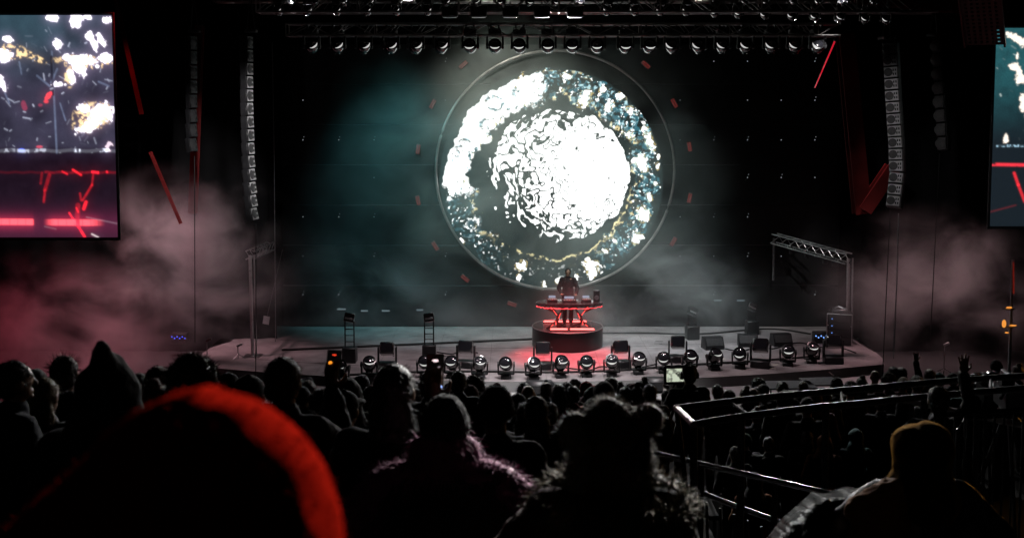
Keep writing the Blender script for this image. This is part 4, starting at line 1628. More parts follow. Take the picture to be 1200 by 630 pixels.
def hand(b, wrist, d, sx, spread=1.0):
    """a palm with four unequal fingers, slightly curled, and a thumb from its side"""
    d = Vector(d).normalized()
    up = Vector((0, 1, 0)) if abs(d.y) < .7 else Vector((0, 0, 1))
    s = d.cross(up).normalized()
    n = s.cross(d).normalized()
    M = Matrix((s, d, n)).transposed()
    w_ = Vector(wrist)
    b.cap(w_, w_ + d * .03, .030, .028)
    b.ball(w_ + d * .055, (.042, .056, .017), 12, 8, M)
    for off, ln, r in FINGERS:
        a = w_ + d * .085 + s * off
        m = a + (d * .9 + s * off * 3 * spread + n * .20 / spread).normalized() * ln * .55
        e = m + (d * .75 + n * .60 / spread ** 2 + s * off * 2 * spread).normalized() * ln * .5
        b.cap(a, m, r, r * .94)
        b.cap(m, e, r * .94, r * .8)
    tb = w_ + d * .03 + s * (-.034 * sx)
    tm = tb + (d * .55 + s * (-.75 * sx) + n * .3).normalized() * .042
    b.cap(tb, tm, .0125, .0115)
    b.cap(tm, tm + (d * .85 + s * (-.25 * sx) + n * .35).normalized() * .034, .0115, .0095)


BODY = {}


def body_mesh(pose):
    if ('b', pose) in BODY:
        return BODY['b', pose]
    b = MB()
    for s, (el, wr, hd) in zip((-1, 1), POSES[pose]):
        b.cap((s * .09, 0, .92), (s * .10, .02, .50), .088, .056)
        b.cap((s * .10, .02, .50), (s * .10, -.01, .09), .056, .038)
        b.ball((s * .10, -.035, .40), (.05, .05, .11))
        b.cap((s * .10, -.03, .045), (s * .11, .14, .035), .040, .033)
        b.cap((s * .185, 0, 1.415), el, .056, .043)
        b.cap(el, wr, .043, .029)
        hand(b, wr, hd, s, 2.6 if pose.startswith('raise') else 1.0)
        b.ball((s * .077, .012, 1.635), (.013, .026, .034))
    b.ball((0, 0, .95), (.165, .115, .13))
    b.ball((0, 0, 1.10), (.145, .10, .18))
    b.ball((0, .005, 1.27), (.17, .115, .20))
    b.cap((-.15, 0, 1.42), (.15, 0, 1.42), .062, .062)
    b.cap((0, -.005, 1.40), (0, .012, 1.58), .062, .054)
    b.ball((0, .015, 1.655), (.076, .096, .102))
    b.ball((0, .045, 1.585), (.056, .062, .052))
    b.cap((0, .108, 1.655), (0, .127, 1.618), .010, .015)
    b.cap((-.03, .098, 1.672), (.03, .098, 1.672), .014, .014)
    b.cap((-.018, .104, 1.578), (.018, .104, 1.578), .008, .008)
    b.ball((0, .095, 1.548), (.024, .018, .018))
    me = bake(b, .0072, .45, 2, None, 'body')
    BODY['b', pose] = me
    return me


def jacket_mesh(pose, kind='coat', seed=0):
    k = ('j', pose, kind)
    if k in BODY:
        return BODY[k]
    f = {'coat': 1.0, 'puffer': 1.22, 'tee': .86}[kind]
    b = MB()
    for s, (el, wr, hd) in zip((-1, 1), POSES[pose]):
        el, wr = Vector(el), Vector(wr)
        b.cap((s * .185, -.005, 1.41), el, .082 * f, .066 * f)
        if kind != 'tee':
            b.cap(el, el.lerp(wr, .95), .066 * f, .046 * f)
        if kind == 'puffer':
            sh = Vector((s * .185, 0, 1.41))
            for q in (.3, .6, .9):
                b.ball(sh.lerp(el, q), .088, 12, 8)
                b.ball(el.lerp(wr, q), .078, 12, 8)
    b.ball((0, 0, .93), (.195 * f, .145 * f, .16))
    b.ball((0, 0, 1.08), (.185 * f, .14 * f, .20))
    b.ball((0, -.005, 1.27), (.205 * f, .15 * f, .20))
    b.cap((-.165, -.01, 1.405), (.165, -.01, 1.405), .082 * f, .082 * f)
    b.cap((0, -.01, 1.40), (0, .0, 1.475), .10, .085)
    if kind == 'coat':
        b.ball((0, -.10, 1.40), (.13, .06, .085))
    if kind == 'puffer':
        for z in (.88, 1.0, 1.12, 1.24, 1.36):
            b.ball((0, 0, z), (.235, .175, .075), 18, 10)
        b.cap((0, -.01, 1.44), (0, 0, 1.52), .11, .095)
    me = bake(b, .014, None, 1, (.014, 9, seed + 3), 'jacket')
    BODY[k] = me
    return me


def trousers_mesh():
    if 't' in BODY:
        return BODY['t']
    b = MB()
    for s in (-1, 1):
        b.cap((s * .09, 0, .90), (s * .10, .02, .50), .105, .080)
        b.cap((s * .10, .02, .50), (s * .10, -.005, .11), .080, .066)
    b.ball((0, 0, .93), (.18, .13, .12))
    BODY['t'] = bake(b, .016, None, 1, (.008, 10, 2), 'trousers')
    return BODY['t']


def shoe_mesh(s):
    if ('s', s) in BODY:
        return BODY['s', s]
    b = MB()
    b.cap((s * .10, -.035, .052), (s * .112, .155, .042), .052, .043)
    b.ball((s * .10, -.02, .10), (.05, .055, .05))
    b.box((s * .106, .06, .012), (.09, .27, .024), bev=.01)
    BODY['s', s] = bake(b, .012, None, 1, None, 'shoe')
    return BODY['s', s]


def hair_mesh(style):
    if ('h', style) in BODY:
        return BODY['h', style]
    rs = random.Random(len(style) * 7 + 1)
    b = MB()
    tuft = None
    if style in ('short', 'long', 'bun', 'pony', 'spiky'):
        b.ball((0, -.004, 1.672), (.087, .101, .098), 20, 14)
        b.ball((0, -.03, 1.615), (.080, .070, .065), 16, 10)
        if style == 'long':
            b.ball((0, -.045, 1.52), (.100, .062, .16), 16, 12)
            b.ball((0, -.075, 1.40), (.115, .055, .15), 16, 12)
        if style == 'bun':
            b.ball((0, -.05, 1.785), (.042, .042, .038))
        if style == 'pony':
            b.cap((0, -.10, 1.70), (0, -.13, 1.50), .034, .014)
        me = bake(b, .008, None, 1, (.007, 28, 4), 'hair')
        tuft = strands(me, {'spiky': 700, 'long': 2200}.get(style, 1800), {'spiky': .05, 'long': .034}.get(style, .021), .0024, 5, .8 if style == 'spiky' else .42, 0 if style == 'spiky' else .4)
    elif style == 'curly':
        for i in range(120):
            a, z = rs.uniform(0, 2 * PI), rs.uniform(-.55, 1)
            q = math.sqrt(1 - z * z)
            p = Vector((.105 * q * math.cos(a), .105 * q * math.sin(a) - .015, 1.68 + .105 * z))
            if p.y > .07 and p.z < 1.70:
                continue
            b.ball(p, rs.uniform(.018, .032), 8, 6)
        b.ball((0, -.015, 1.68), (.10, .10, .10))
        me = bake(b, .008, None, 0, (.006, 30, 4), 'hair')
        tuft = strands(me, 2600, .026, .0026, 6, .9, 0)
    elif style in ('beanie', 'pompom'):
        b.ball((0, -.002, 1.685), (.091, .106, .105), 24, 14)
        b.lathe([(.088, 1.63), (.100, 1.632), (.103, 1.66), (.100, 1.695), (.088, 1.697)], 24, Matrix.Diagonal((.97, 1.1, 1, 1)))
        if style == 'pompom':
            b.ball((0, -.01, 1.815), (.038, .038, .036))
        me = bake(b, .008, None, 1, (.004, 40, 4), 'hat')
        tuft = strands(me, 1600, .009, .0022, 7, .8, .1)
    elif style == 'cap':
        b.ball((0, 0, 1.675), (.088, .104, .088), 24, 14)
        b.ball((0, .13, 1.668), (.075, .075, .014), 16, 8)
        b.ball((0, -.03, 1.612), (.079, .066, .055), 16, 10)
        b.ball((0, 0, 1.765), .010, 8, 5)
        me = bake(b, .007, None, 1, None, 'hat')
    elif style in ('hood', 'peaked'):
        if style == 'peaked':
            b.ball((0, -.02, 1.645), (.114, .126, .112), 24, 16)
        else:
            b.ball((0, -.02, 1.675), (.112, .128, .130), 24, 16)
        b.cap((0, -.03, 1.60), (0, -.03, 1.44), .105, .150)
        b.ball((0, -.02, 1.44), (.20, .13, .07))
        if style == 'peaked':
            b.cap((0, -.02, 1.66), (.004, -.06, 1.80), .108, .034)
            b.cap((0, -.02, 1.72), (.004, -.07, 1.83), .07, .016)
            b.cap((0, -.03, 1.62), (0, -.03, 1.44), .115, .175)
        me = bake(b, .011, None, 1, (.010, 9, 6), 'hood')
    elif style == 'fur_hood':
        b.ball((0, -.02, 1.675), (.118, .13, .130), 24, 16)
        b.cap((0, -.03, 1.60), (0, -.03, 1.46), .10, .135)
        me = bake(b, .011, None, 1, (.010, 9, 6), 'hood')
        tuft = strands(me, 1500, .035, .004, 9, .9, .1)
    if tuft is not None:
        me = append(me, tuft)
    BODY['h', style] = me
    return me


STYLE_W = {'short': .175, 'long': .185, 'bun': .175, 'pony': .175, 'spiky': .19, 'curly': .24, 'beanie': .19, 'pompom': .19, 'cap': .18, 'hood': .225, 'peaked': .225, 'fur_hood': .26, 'bald': .155}
STYLE_TOP = {'short': 1.775, 'long': 1.775, 'bun': 1.825, 'pony': 1.775, 'spiky': 1.80, 'curly': 1.80, 'beanie': 1.795, 'pompom': 1.85, 'cap': 1.77, 'hood': 1.81, 'peaked': 1.85, 'fur_hood': 1.83, 'bald': 1.757}
SKIN = [mat('skin_light', (.46, .28, .20), .5, 0, .12, 14, .05), mat('skin_tan', (.30, .17, .11), .5, 0, .12, 14, .05), mat('skin_dark', (.11, .06, .04), .5, 0, .12, 14, .05)]


def cloth(name, col, rough=.8, sheen=.35, **k):
    col = tuple(c * .42 for c in col)
    return mat('cloth_' + name, col, .9, 0, .25, 7, .25, sheen=.22, spec=.25, bscale=60, sheen_tint=tuple(min(1, c * 2 + .2) for c in col), **k)


CLOTH = {'black': cloth('black', (.012, .012, .013)), 'charcoal': cloth('charcoal', (.03, .03, .033)), 'navy': cloth('navy', (.012, .018, .04)), 'olive': cloth('olive', (.035, .04, .02)),
         'maroon': cloth('maroon', (.09, .012, .018)), 'brown': cloth('brown', (.06, .035, .02)), 'grey': cloth('grey', (.12, .12, .125)), 'tan': cloth('tan', (.26, .19, .12)), 'cream': cloth('cream', (.45, .40, .33)),
         'teal': cloth('teal', (.02, .12, .13)), 'red': cloth('red', (.32, .02, .02)), 'green': cloth('green', (.02, .07, .035)), 'orange': cloth('orange', (.45, .13, .015)), 'pink': cloth('pink', (.42, .07, .17)),
         'white': cloth('white', (.62, .60, .58)), 'mustard': cloth('mustard', (.36, .20, .02)),
         'gloss': mat('gloss_jacket', (.004, .004, .0045), .40, 0, .3, 6, .35, spec=.18, bscale=14)}


def hairmat(name, col):
    return mat('hair_' + name, tuple(c * .6 for c in col), .55, 0, .3, 30, .3, spec=.35, bscale=120)


HAIR = {'black': hairmat('black', (.010, .009, .008)), 'brown': hairmat('brown', (.045, .025, .014)), 'auburn': hairmat('auburn', (.11, .03, .014)), 'blonde': hairmat('blonde', (.38, .27, .14)), 'grey': hairmat('grey', (.36, .35, .34))}
HATS = ('beanie', 'pompom', 'cap', 'hood', 'peaked', 'fur_hood')


def put(name, me, m, parent):
    """a part with its own material on shared mesh data"""
    o = link(name, me, parent)
    if not me.materials:
        me.materials.append(None)
    o.material_slots[0].link = 'OBJECT'
    o.material_slots[0].material = m
    return o


def person(label, loc, rz, pose, style, jacket, head_mat, skin, sc, kind='coat', group=None, legs=True):
    t = thing('person', label, 'person', loc, (0, 0, rz), group, sc)
    put('body', body_mesh(pose), SKIN[skin], t)
    put('jacket', jacket_mesh(pose, kind), CLOTH[jacket], t)
    if legs:
        put('trousers', trousers_mesh(), CLOTH['charcoal'], t)
        for s in (-1, 1):
            put('shoe', shoe_mesh(s), RUBBER, t)
    if style != 'bald':
        put('hood' if 'hood' in style or style == 'peaked' else ('hat' if style in HATS else 'hair'), hair_mesh(style), head_mat, t)
    if style in ('beanie', 'pompom', 'cap') and sc > 0:
        pass
    return t


PLACED = []          # (x, y) of everyone standing
SKY = np.full(1300, 640.0)   # nearest silhouette line per photo column, for culling


def note(p, sc, style):
    PLACED.append((p[0], p[1]))


def fit(px, top, wpx, style, z_fix=None):
    """where somebody stands whose head top is seen at (px, top), and how tall they are"""
    y0 = STYLE_W[style] * F_PX / wpx
    best = None
    for dy in np.arange(-1.6, 1.61, .08):
        y = y0 * (1 + dy / 8)
        if y < .8:
            continue
        p = at(px, top, Y=y)
        g = ground_z(p.x, y) if z_fix is None else z_fix
        sc = (p.z - g) / STYLE_TOP[style]
        # the eyes see the head width first, then a natural height
        cost = abs(sc - 1.0) * 3.0 + abs(dy) * .25
        if best is None or cost < best[0]:
            best = (cost, p.x, y, g, sc)
    _, x, y, g, sc = best
    return x, y, g, min(max(sc, .84), 1.14), sc


def seen(label, px, top, wpx, style, pose='rest', jacket='black', head='black', skin=0, rz=0, kind='coat', z_fix=None):
    x, y, g, sc, raw = fit(px, top, wpx, style, z_fix)
    hm = CLOTH[head] if style in HATS else HAIR[head]
    t = person(label, (x, y, g), R(rz), pose, style, jacket, hm, skin, sc, kind)
    PLACED.append((x, y))
    return t


# ------------------------------------------------------------------ people one can tell apart, left to right
A = 'seen from behind'
seen('person with short dark hair at the far left edge, face turned toward the stage screen', 14, 421, 36, 'short', 'front', 'navy', 'black', 0, -50)
seen('person with pale blond hair just right of the far left person', 50, 441, 36, 'long', 'rest', 'grey', 'blonde', 0, -12)
seen('person with spiky dark hair behind the black pointed hood', 74, 411, 34, 'spiky', 'rest', 'black', 'black', 0, 8)
H_black = seen('person in a tall black pointed hood, largest dark figure at left', 127, 392, 72, 'peaked', 'rest', 'black', 'black', 1, -6, 'puffer')
seen('person with reddish dark hair right of the black pointed hood', 184, 428, 28, 'short', 'rest', 'maroon', 'auburn', 0, -10)
seen('person with a round curly afro above the red hood', 225, 417, 58, 'curly', 'rest', 'black', 'brown', 2, 4)
seen('person in a flat dark cap right of the curly afro', 291, 438, 40, 'cap', 'front', 'charcoal', 'black', 0, 12)
phone_man = seen('person with swept dark hair holding a phone up with an orange picture', 331, 417, 44, 'short', 'phone', 'grey', 'brown', 0, -16)
seen('person in a black pointed hood between the two raised phones', 398, 428, 36, 'peaked', 'front', 'black', 'black', 0, 14)
seen('person with curly brown hair low behind the first raised phone', 376, 458, 28, 'curly', 'rest', 'brown', 'brown', 1, 0)
seen('person with dark hair ducking left of the long haired phone holder', 436, 447, 26, 'spiky', 'front', 'tan', 'black', 0, -25)
phone_woman = seen('person with smooth long dark hair holding up a small bright phone', 461, 425, 50, 'long', 'phone', 'black', 'black', 1, -8)
seen('person with dark hair and a grey collar right of the long haired phone holder', 503, 434, 22, 'short', 'rest', 'grey', 'black', 1, 0)
seen('person with a round dark beanie beside the collar of the phone holder', 507, 443, 22, 'beanie', 'rest', 'charcoal', 'charcoal', 0, 5)
seen('person with a small round dark head at the stage front left of the riser', 537, 434, 20, 'short', 'rest', 'black', 'black', 2, 0)
seen('person with dark curly hair next to the small round head left of the riser', 556, 440, 22, 'curly', 'rest', 'black', 'black', 2, 0)
seen('person in a wide knitted hat with a glowing rim right of the dark beanie', 581, 450, 44, 'beanie', 'rest', 'charcoal', 'charcoal', 0, 0)
seen('person with rim lit light brown hair left of the bear hat', 617, 470, 27, 'long', 'rest', 'brown', 'brown', 0, -18)
seen('person in a pale rimmed cap behind the light brown hair', 607, 460, 22, 'cap', 'rest', 'charcoal', 'grey', 0, 10)
seen('person with a bald rim lit head left of the low front speaker', 619, 452, 18, 'bald', 'rest', 'teal', 'black', 1, 0)
seen('person with grey white hair in front of the pale stage fascia', 655, 449, 17, 'long', 'rest', 'grey', 'grey', 0, 0)
seen('person in a red cap facing the stage left of the round black hat', 687, 446, 15, 'cap', 'rest', 'maroon', 'red', 0, -60)
seen('person in a dark red top beside the red cap', 671, 451, 16, 'short', 'rest', 'red', 'black', 1, 20)
seen('person in a big round black hat above the bear hat', 708, 445, 27, 'hood', 'rest', 'black', 'black', 0, 0)
seen('person with a small head peeking over the big round black hat', 716, 441, 16, 'short', 'rest', 'black', 'black', 0, 0)
seen('person with tousled hair right of the big round black hat', 733, 450, 18, 'spiky', 'rest', 'black', 'black', 0, 0)
seen('person in a flat topped dark hat left of the camera operator', 747, 447, 18, 'pompom', 'rest', 'charcoal', 'charcoal', 0, 0)
seen('person with an orange rimmed round head by the right bear ear', 771, 467, 17, 'beanie', 'rest', 'brown', 'tan', 0, 0)
seen('person in a yellow green jacket half hidden behind the bear hat', 694, 466, 20, 'short', 'rest', 'olive', 'black', 0, 0)
seen('person with brown hair and a dark red sleeve left of the bear hat', 643, 470, 22, 'short', 'front', 'maroon', 'brown', 0, 15)
# right of the camera operator, at the pit rail
RIGHT = [
    ('person with short dark hair first to the right of the camera operator', 841, 450, 13, 'short', 'black', 'black', 0, 0),
    ('person with a lit cheek turned sideways near the camera operator', 854, 456, 13, 'short', 'charcoal', 'brown', 0, 60),
    ('person with tied hair leaning behind the sideways face', 874, 450, 13, 'bun', 'black', 'brown', 0, 10),
    ('person with long reddish hair left of the baseball cap', 882, 454, 16, 'long', 'charcoal', 'auburn', 0, 15),
    ('person in a dark baseball cap in front of the stage right pit', 895, 449, 15, 'cap', 'black', 'charcoal', 0, 25),
    ('person with dark hair left of the pale table tops', 917, 446, 13, 'short', 'black', 'black', 1, 0),
    ('person in a wide black hood below the dark hair at the table tops', 920, 452, 22, 'hood', 'black', 'black', 0, 0),
    ('person in a dark knitted hat below the pale table tops', 947, 446, 19, 'beanie', 'charcoal', 'black', 0, 0),
    ('person with long pinkish hair beside the dark knitted hat', 956, 447, 18, 'long', 'maroon', 'auburn', 0, -10),
    ('person in a black hat and thick grey collar right of the pale tables', 981, 441, 14, 'beanie', 'grey', 'black', 0, 0),
    ('person with a tiny topknot right of the thick grey collar', 1010, 438, 13, 'bun', 'black', 'black', 0, 0),
    ('person with a shaved head and bare pale shoulders of a light jacket', 1026, 434, 12.5, 'bald', 'tan', 'black', 1, 0),
    ('person with curly dark hair right of the shaved head', 1042, 437, 18, 'curly', 'maroon', 'brown', 2, 0),
    ('person in a pale cream beanie at the centre of the right crowd', 1059, 441, 15, 'beanie', 'brown', 'cream', 0, 0),
    ('person with short hair behind the curly head at right', 1047, 429, 11, 'short', 'black', 'black', 0, 0),
    ('person with dark hair right of the pale beanie', 1075, 439, 16, 'short', 'black', 'black', 0, 0),
    ('person with a lit ear and brown hair in the right crowd', 1090, 432, 15, 'short', 'brown', 'brown', 0, -40),
    ('person in a teal cap beside the brown hair at right', 1101, 436, 14, 'cap', 'black', 'teal', 0, -60),
    ('person in a blue grey cap left of the raised hand', 1117, 436, 14, 'cap', 'navy', 'grey', 0, -55),
    ('person with dark hair in front of the raised hand', 1128, 433, 15, 'short', 'black', 'black', 0, 0),
    ('person with dark curls right of the raised hand', 1147, 437, 15, 'curly', 'black', 'black', 1, 0),
    ('person in a round dark cap behind the right broadcast camera', 1168, 421, 15, 'beanie', 'black', 'charcoal', 0, 0),
    ('person with tied hair next to the right picture edge', 1193, 424, 15, 'bun', 'black', 'brown', 0, 0),
]
for lbl, px, top, wpx, st, jk, hd, sk, rz in RIGHT:
    seen(lbl, px, top, wpx, st, rng.choice(('rest', 'front')), jk, hd, sk, rz)
raiser = seen('person lifting an open hand with spread fingers above the right rails', 1100, 452, 24, 'short', 'raise', 'black', 'black', 1, 0)
raiser2 = seen('person raising one hand left of the pale cream beanie, small in the far right crowd', 1057, 430, 11, 'short', 'raise', 'black', 'black', 1, -5)
# standing lower, beyond the rail
LOW = [
    ('person in a green rimmed dark beanie standing beyond the curved rail, leftmost', 874, 507, 20, 'beanie', 'navy', 'green', 0),
    ('person with dark hair standing between the two beanies beyond the curved rail', 901, 511, 19, 'short', 'charcoal', 'black', 0),
    ('person with long dark hair standing under the curved rail', 946, 504, 25, 'long', 'black', 'black', 0),
    ('person in an orange hood standing beside the long dark hair', 966, 508, 14, 'hood', 'orange', 'orange', 0),
    ('person in a teal striped hood standing left of the amber hood', 1003, 501, 26, 'hood', 'teal', 'teal', 0),
    ('person with dark hair low behind the rail post', 862, 522, 32, 'short', 'black', 'black', 1),
    ('person in a dark orange coat low behind the rail post', 884, 552, 26, 'hood', 'orange', 'charcoal', 1),
]
for lbl, px, top, wpx, st, jk, hd, sk in LOW:
    hm = CLOTH[hd] if st in HATS else HAIR[hd]
    r_ = ray(px, top)
    y0 = (9 - 2.75 - .92 * STYLE_TOP[st]) / -r_.z * r_.y
    p = at(px, top, Y=y0)
    sc = (p.z - 2.75) / STYLE_TOP[st]
    sc2 = min(max(sc, .84), 1.1)
    z = p.z - sc2 * STYLE_TOP[st]
    person(lbl, (p.x, y0, max(z, 2.75)), R(rng.uniform(-15, 15)), 'front', st, jk, hm, sk, sc2)
    PLACED.append((p.x, y0))

# ------------------------------------------------------------------ the large figures in front
FUR_BEIGE = mat('fur_beige', (.62, .50, .32), .75, 0, .3, 20, .1, sheen=.8)
FUR_HAT = mat('fur_tan', (.55, .46, .36), .7, 0, .3, 20, .1, sheen=.8)
FUR_PINK = mat('fur_pink', (.55, .13, .30), .7, 0, .35, 12, .1, sheen=.9, sheen_tint=(1, .6, .8))
HOODRED = mat('hood_red', (.33, .009, .0045), .95, 0, .12, 30, .4, sheen=.35, sheen_tint=(1, .03, .008), bscale=220, spec=.0)


def big(label, px, top, Y, style_top, pose, jacket_m, skin, rz=0, kind='coat'):
    p = at(px, top, Y=Y)
    g = ground_z(p.x, Y)
    sc = (p.z - g) / style_top
    t = thing('person', label, 'person', (p.x, Y, g), (0, 0, R(rz)), None, sc)
    put('body', body_mesh(pose), SKIN[skin], t)
    put('jacket', jacket_mesh(pose, kind), jacket_m, t)
    put('trousers', trousers_mesh(), CLOTH['charcoal'], t)
    for s in (-1, 1):
        put('shoe', shoe_mesh(s), RUBBER, t)
    PLACED.append((p.x, Y))
    return t, sc


# red hood, nearest to the lens
t, sc = big('person in a big red hood very close to the lens, lower left', 234, 451, 1.02, 1.815, 'rest', CLOTH['red'], 0)
b = MB()
b.ball((.004, -.02, 1.665), (.128, .140, .150), 30, 20)
b.cap((-.01, -.02, 1.60), (-.03, -.02, 1.44), .128, .185)
b.cap((-.03, -.02, 1.69), (-.135, -.02, 1.56), .095, .120)
b.ball((-.16, -.02, 1.47), (.17, .13, .10))
b.ball((-.05, -.02, 1.42), (.26, .15, .07))
b.path([(.004 - .004 * math.cos(a), -.02 - .139 * math.cos(a), 1.665 + .150 * math.sin(a)) for a in np.linspace(R(-40), R(150), 30)], .006, 8)
hd = bake(b, .008, None, 2, (.005, 9, 5), 'hood')
put('hood', append(hd, strands(hd, 9000, .006, .0012, 31, .7, .1)), HOODRED, t)

# bear hat
t, sc = big('person in a furry bear hat with two round ears, wearing a dark coat', 716, 464, 3.35, 1.83, 'front', CLOTH['black'], 0, 0, 'puffer')
b = MB()
b.ball((-.005, -.005, 1.70), (.094, .118, .125), 26, 16)
for s in (-1, 1):
    b.ball((s * .122, -.005, 1.735 + .016 * s), (.056, .036, .056), 16, 10)
    b.cap((s * .092, .0, 1.66), (s * .105, .01, 1.52), .050, .046)
b.ball((0, -.03, 1.58), (.118, .09, .10))
hat = bake(b, .009, None, 1, (.006, 22, 5), 'hat')
put('hat', append(hat, strands(hat, 7500, .020, .0026, 11, .9, .12)), FUR_HAT, t)
b = MB()
for i in range(40):
    a = 2 * PI * i / 40
    q = (.235 * math.cos(a), .15 * math.sin(a) - .03, 1.475 - .02 * math.cos(2 * a) + .03 * math.sin(a))
    b.ball(q, .036, 8, 6)
ruff = bake(b, .012, None, 1, (.008, 20, 3), 'fur_collar')
put('fur_collar', append(ruff, strands(ruff, 6000, .05, .003, 12, .9, .25)), FUR_BEIGE, t)
b = MB()
b.cap((-.20, -.04, 1.42), (-.36, .06, 1.20), .105, .095)
b.cap((-.36, .06, 1.20), (-.22, .25, 1.08), .095, .08)
put('sleeve', bake(b, .012, None, 1, (.012, 12, 8), 'sleeve'), CLOTH['maroon'], t)

# beanie and shaggy pink trimmed coat
t, sc = big('person in a dark beanie and a shaggy coat with pinkish fur shoulders', 521, 459, 4.1, 1.80, 'lean', CLOTH['black'], 0, 0, 'puffer')
put('hat', hair_mesh('beanie'), CLOTH['black'], t)
b = MB()
b.ball((0, -.03, 1.56), (.105, .09, .14))
for s in (-1, 1):
    b.cap((s * .09, -.01, 1.58), (s * .13, .02, 1.42), .045, .04)
hm = bake(b, .010, None, 1, (.008, 20, 5), 'hair')
put('hair', append(hm, strands(hm, 2500, .05, .003, 15, .6, .6)), FUR_PINK, t)
b = MB()
for s in (-1, 1):
    b.cap((s * .10, -.02, 1.47), (s * .24, -.01, 1.415), .075, .085)
    b.cap((s * .24, -.01, 1.415), (s * .42, .06, 1.20), .085, .07)
fm = bake(b, .012, None, 1, (.012, 18, 5), 'fur_trim')
put('fur_trim', append(fm, strands(fm, 6000, .035, .0028, 16, .9, .3)), FUR_PINK, t)

# amber hood in a glossy black jacket
t, sc = big('person in a dark hood with amber edge and a glossy black jacket at lower right', 1080, 491, 4.4, 1.81, 'lean', CLOTH['gloss'], 0, 0, 'puffer')
b = MB()
for s in (-1, 1):
    b.ball((s * .036, -.02, 1.672 + .006 * s), (.112, .125, .126), 24, 16)
b.ball((0, -.02, 1.60), (.142, .12, .12))
b.cap((0, -.03, 1.58), (0, -.03, 1.44), .128, .18)
b.ball((0, -.08, 1.46), (.17, .10, .07))
put('hood', bake(b, .011, None, 1, (.008, 9, 6), 'hood'), mat('dark_amber_cloth', (.022, .009, .0015), .9, 0, .2, 30, .3, sheen=1.0, sheen_tint=(1, .5, .08), spec=.1), t)
b = MB()
b.cap((-.12, -.06, 1.47), (-.29, -.06, 1.38), .08, .09)
b.cap((-.26, -.08, 1.37), (-.30, -.10, 1.05), .09, .10)
b.cap((-.16, -.10, 1.42), (-.20, -.13, 1.05), .08, .10)
put('vest', bake(b, .012, None, 1, (.014, 14, 6), 'vest'), mat('amber_fabric', (.48, .17, .02), .8, 0, .2, 9, .3, sheen=.3, spec=.2), t)
# a shiny sheet of plastic over the rail beside him
ridge = [at(903, 634, Y=4.3), at(925, 606, Y=4.45), at(958, 577, Y=4.6), at(1000, 570, Y=4.7), at(1040, 569, Y=4.75), at(1056, 590, Y=4.7)]
t0 = ridge[3]
NU, NV = 150, 70
vs, fs = [], []
for i in range(NU):
    f = i / (NU - 1) * (len(ridge) - 1)
    k = min(int(f), len(ridge) - 2)
    p = ridge[k].lerp(ridge[k + 1], f - k) - t0
    for j in range(NV):
        v = j / (NV - 1)
        q = p + Vector((.05 * v, -.10 - .30 * v, -.55 * v * v - .10 * v)) if v > .0 else p + Vector((0, .12, -.05))
        ii = i * 70 / 150
        w_ = noise.noise(Vector((ii * .13, v * 2.5, 3))) * .075 + noise.noise(Vector((ii * .34 + v * 3, v * 5.0, 7))) * .040 + abs(noise.noise(Vector((ii * .8 + v * 6, v * 7.0, 9)))) * .022
        w_ *= min(1, .35 + 2 * v)
        vs.append(q + Vector((.2 * w_, -w_, w_)))
for i in range(NU - 1):
    for j in range(NV - 1):
        a = i * NV + j
        fs.append((a, a + 1, a + NV + 1, a + NV))
b = MB()
b.add(vs, fs)
o = b.build('plastic_sheet', mat('black_plastic', (.003, .003, .0035), .3, 0, .3, 6, .25, spec=.006, bscale=30), None, 180)
o.location = t0
sm = o.modifiers.new('thickness', 'SOLIDIFY')
sm.thickness = .004
tag(o, 'shiny wrinkled black plastic sheet draped left of the amber hood', 'plastic sheet')

# ------------------------------------------------------------------ DJ behind the table, facing the crowd
t = thing('person', 'performer in black standing behind the oval table, hands on the decks', 'person', (RX + .02, RY + .22, RT), (0, 0, PI))
put('body', body_mesh('dj'), SKIN[1], t)
put('jacket', jacket_mesh('dj', 'coat'), CLOTH['black'], t)
put('trousers', trousers_mesh(), CLOTH['black'], t)
put('hair', hair_mesh('short'), HAIR['black'], t)
for s in (-1, 1):
    put('shoe', shoe_mesh(s), RUBBER, t)
    b = MB()
    b.ball((s * .030, .098, 1.652), (.012, .008, .008), 10, 6)
    b.build('eye', mat('eye', (.5, .5, .5), .2, 0, .4, 40, 0), t)

# ------------------------------------------------------------------ camera operator on his riser
xo, yo = at(808, 426, Y=13.6).x, 13.6
zo = at(808, 426, Y=13.6).z
t = thing('camera_riser', 'dark camera platform under the camera operator', 'platform', (xo - .1, yo + .3, 2.75))
hh = zo - 1.79 - 2.75
b = MB()
b.box((0, 0, hh - .03), (.84, 1.5, .06), bev=.01)
b.build('deck', DRAPE, t)
for sx in (-1, 1):
    for sy in (-1, 1):
        b = MB()
        b.tube((sx * .38, sy * .70, 0), (sx * .38, sy * .70, hh - .06), .03)
        b.build('leg', STEEL, t)
t = person('camera operator with headphones standing at the lit viewfinder', (xo, yo, 2.75 + hh), R(8), 'operate', 'short', 'black', HAIR['black'], 0, 1.0)
b = MB()
q = [(.098 * math.cos(a), .0, 1.655 + .13 * math.sin(a)) for a in np.linspace(R(5), R(175), 16)]
b.path(q, .012, 8)
for s in (-1, 1):
    b.lathe([(.02, -.02), (.045, -.018), (.048, 0), (.04, .022), (.002, .024)], 18, Matrix.Translation((s * .098, .01, 1.64)) @ Euler((0, R(90) * s, 0)).to_matrix().to_4x4())
b.build('headphones', BLACK, t)


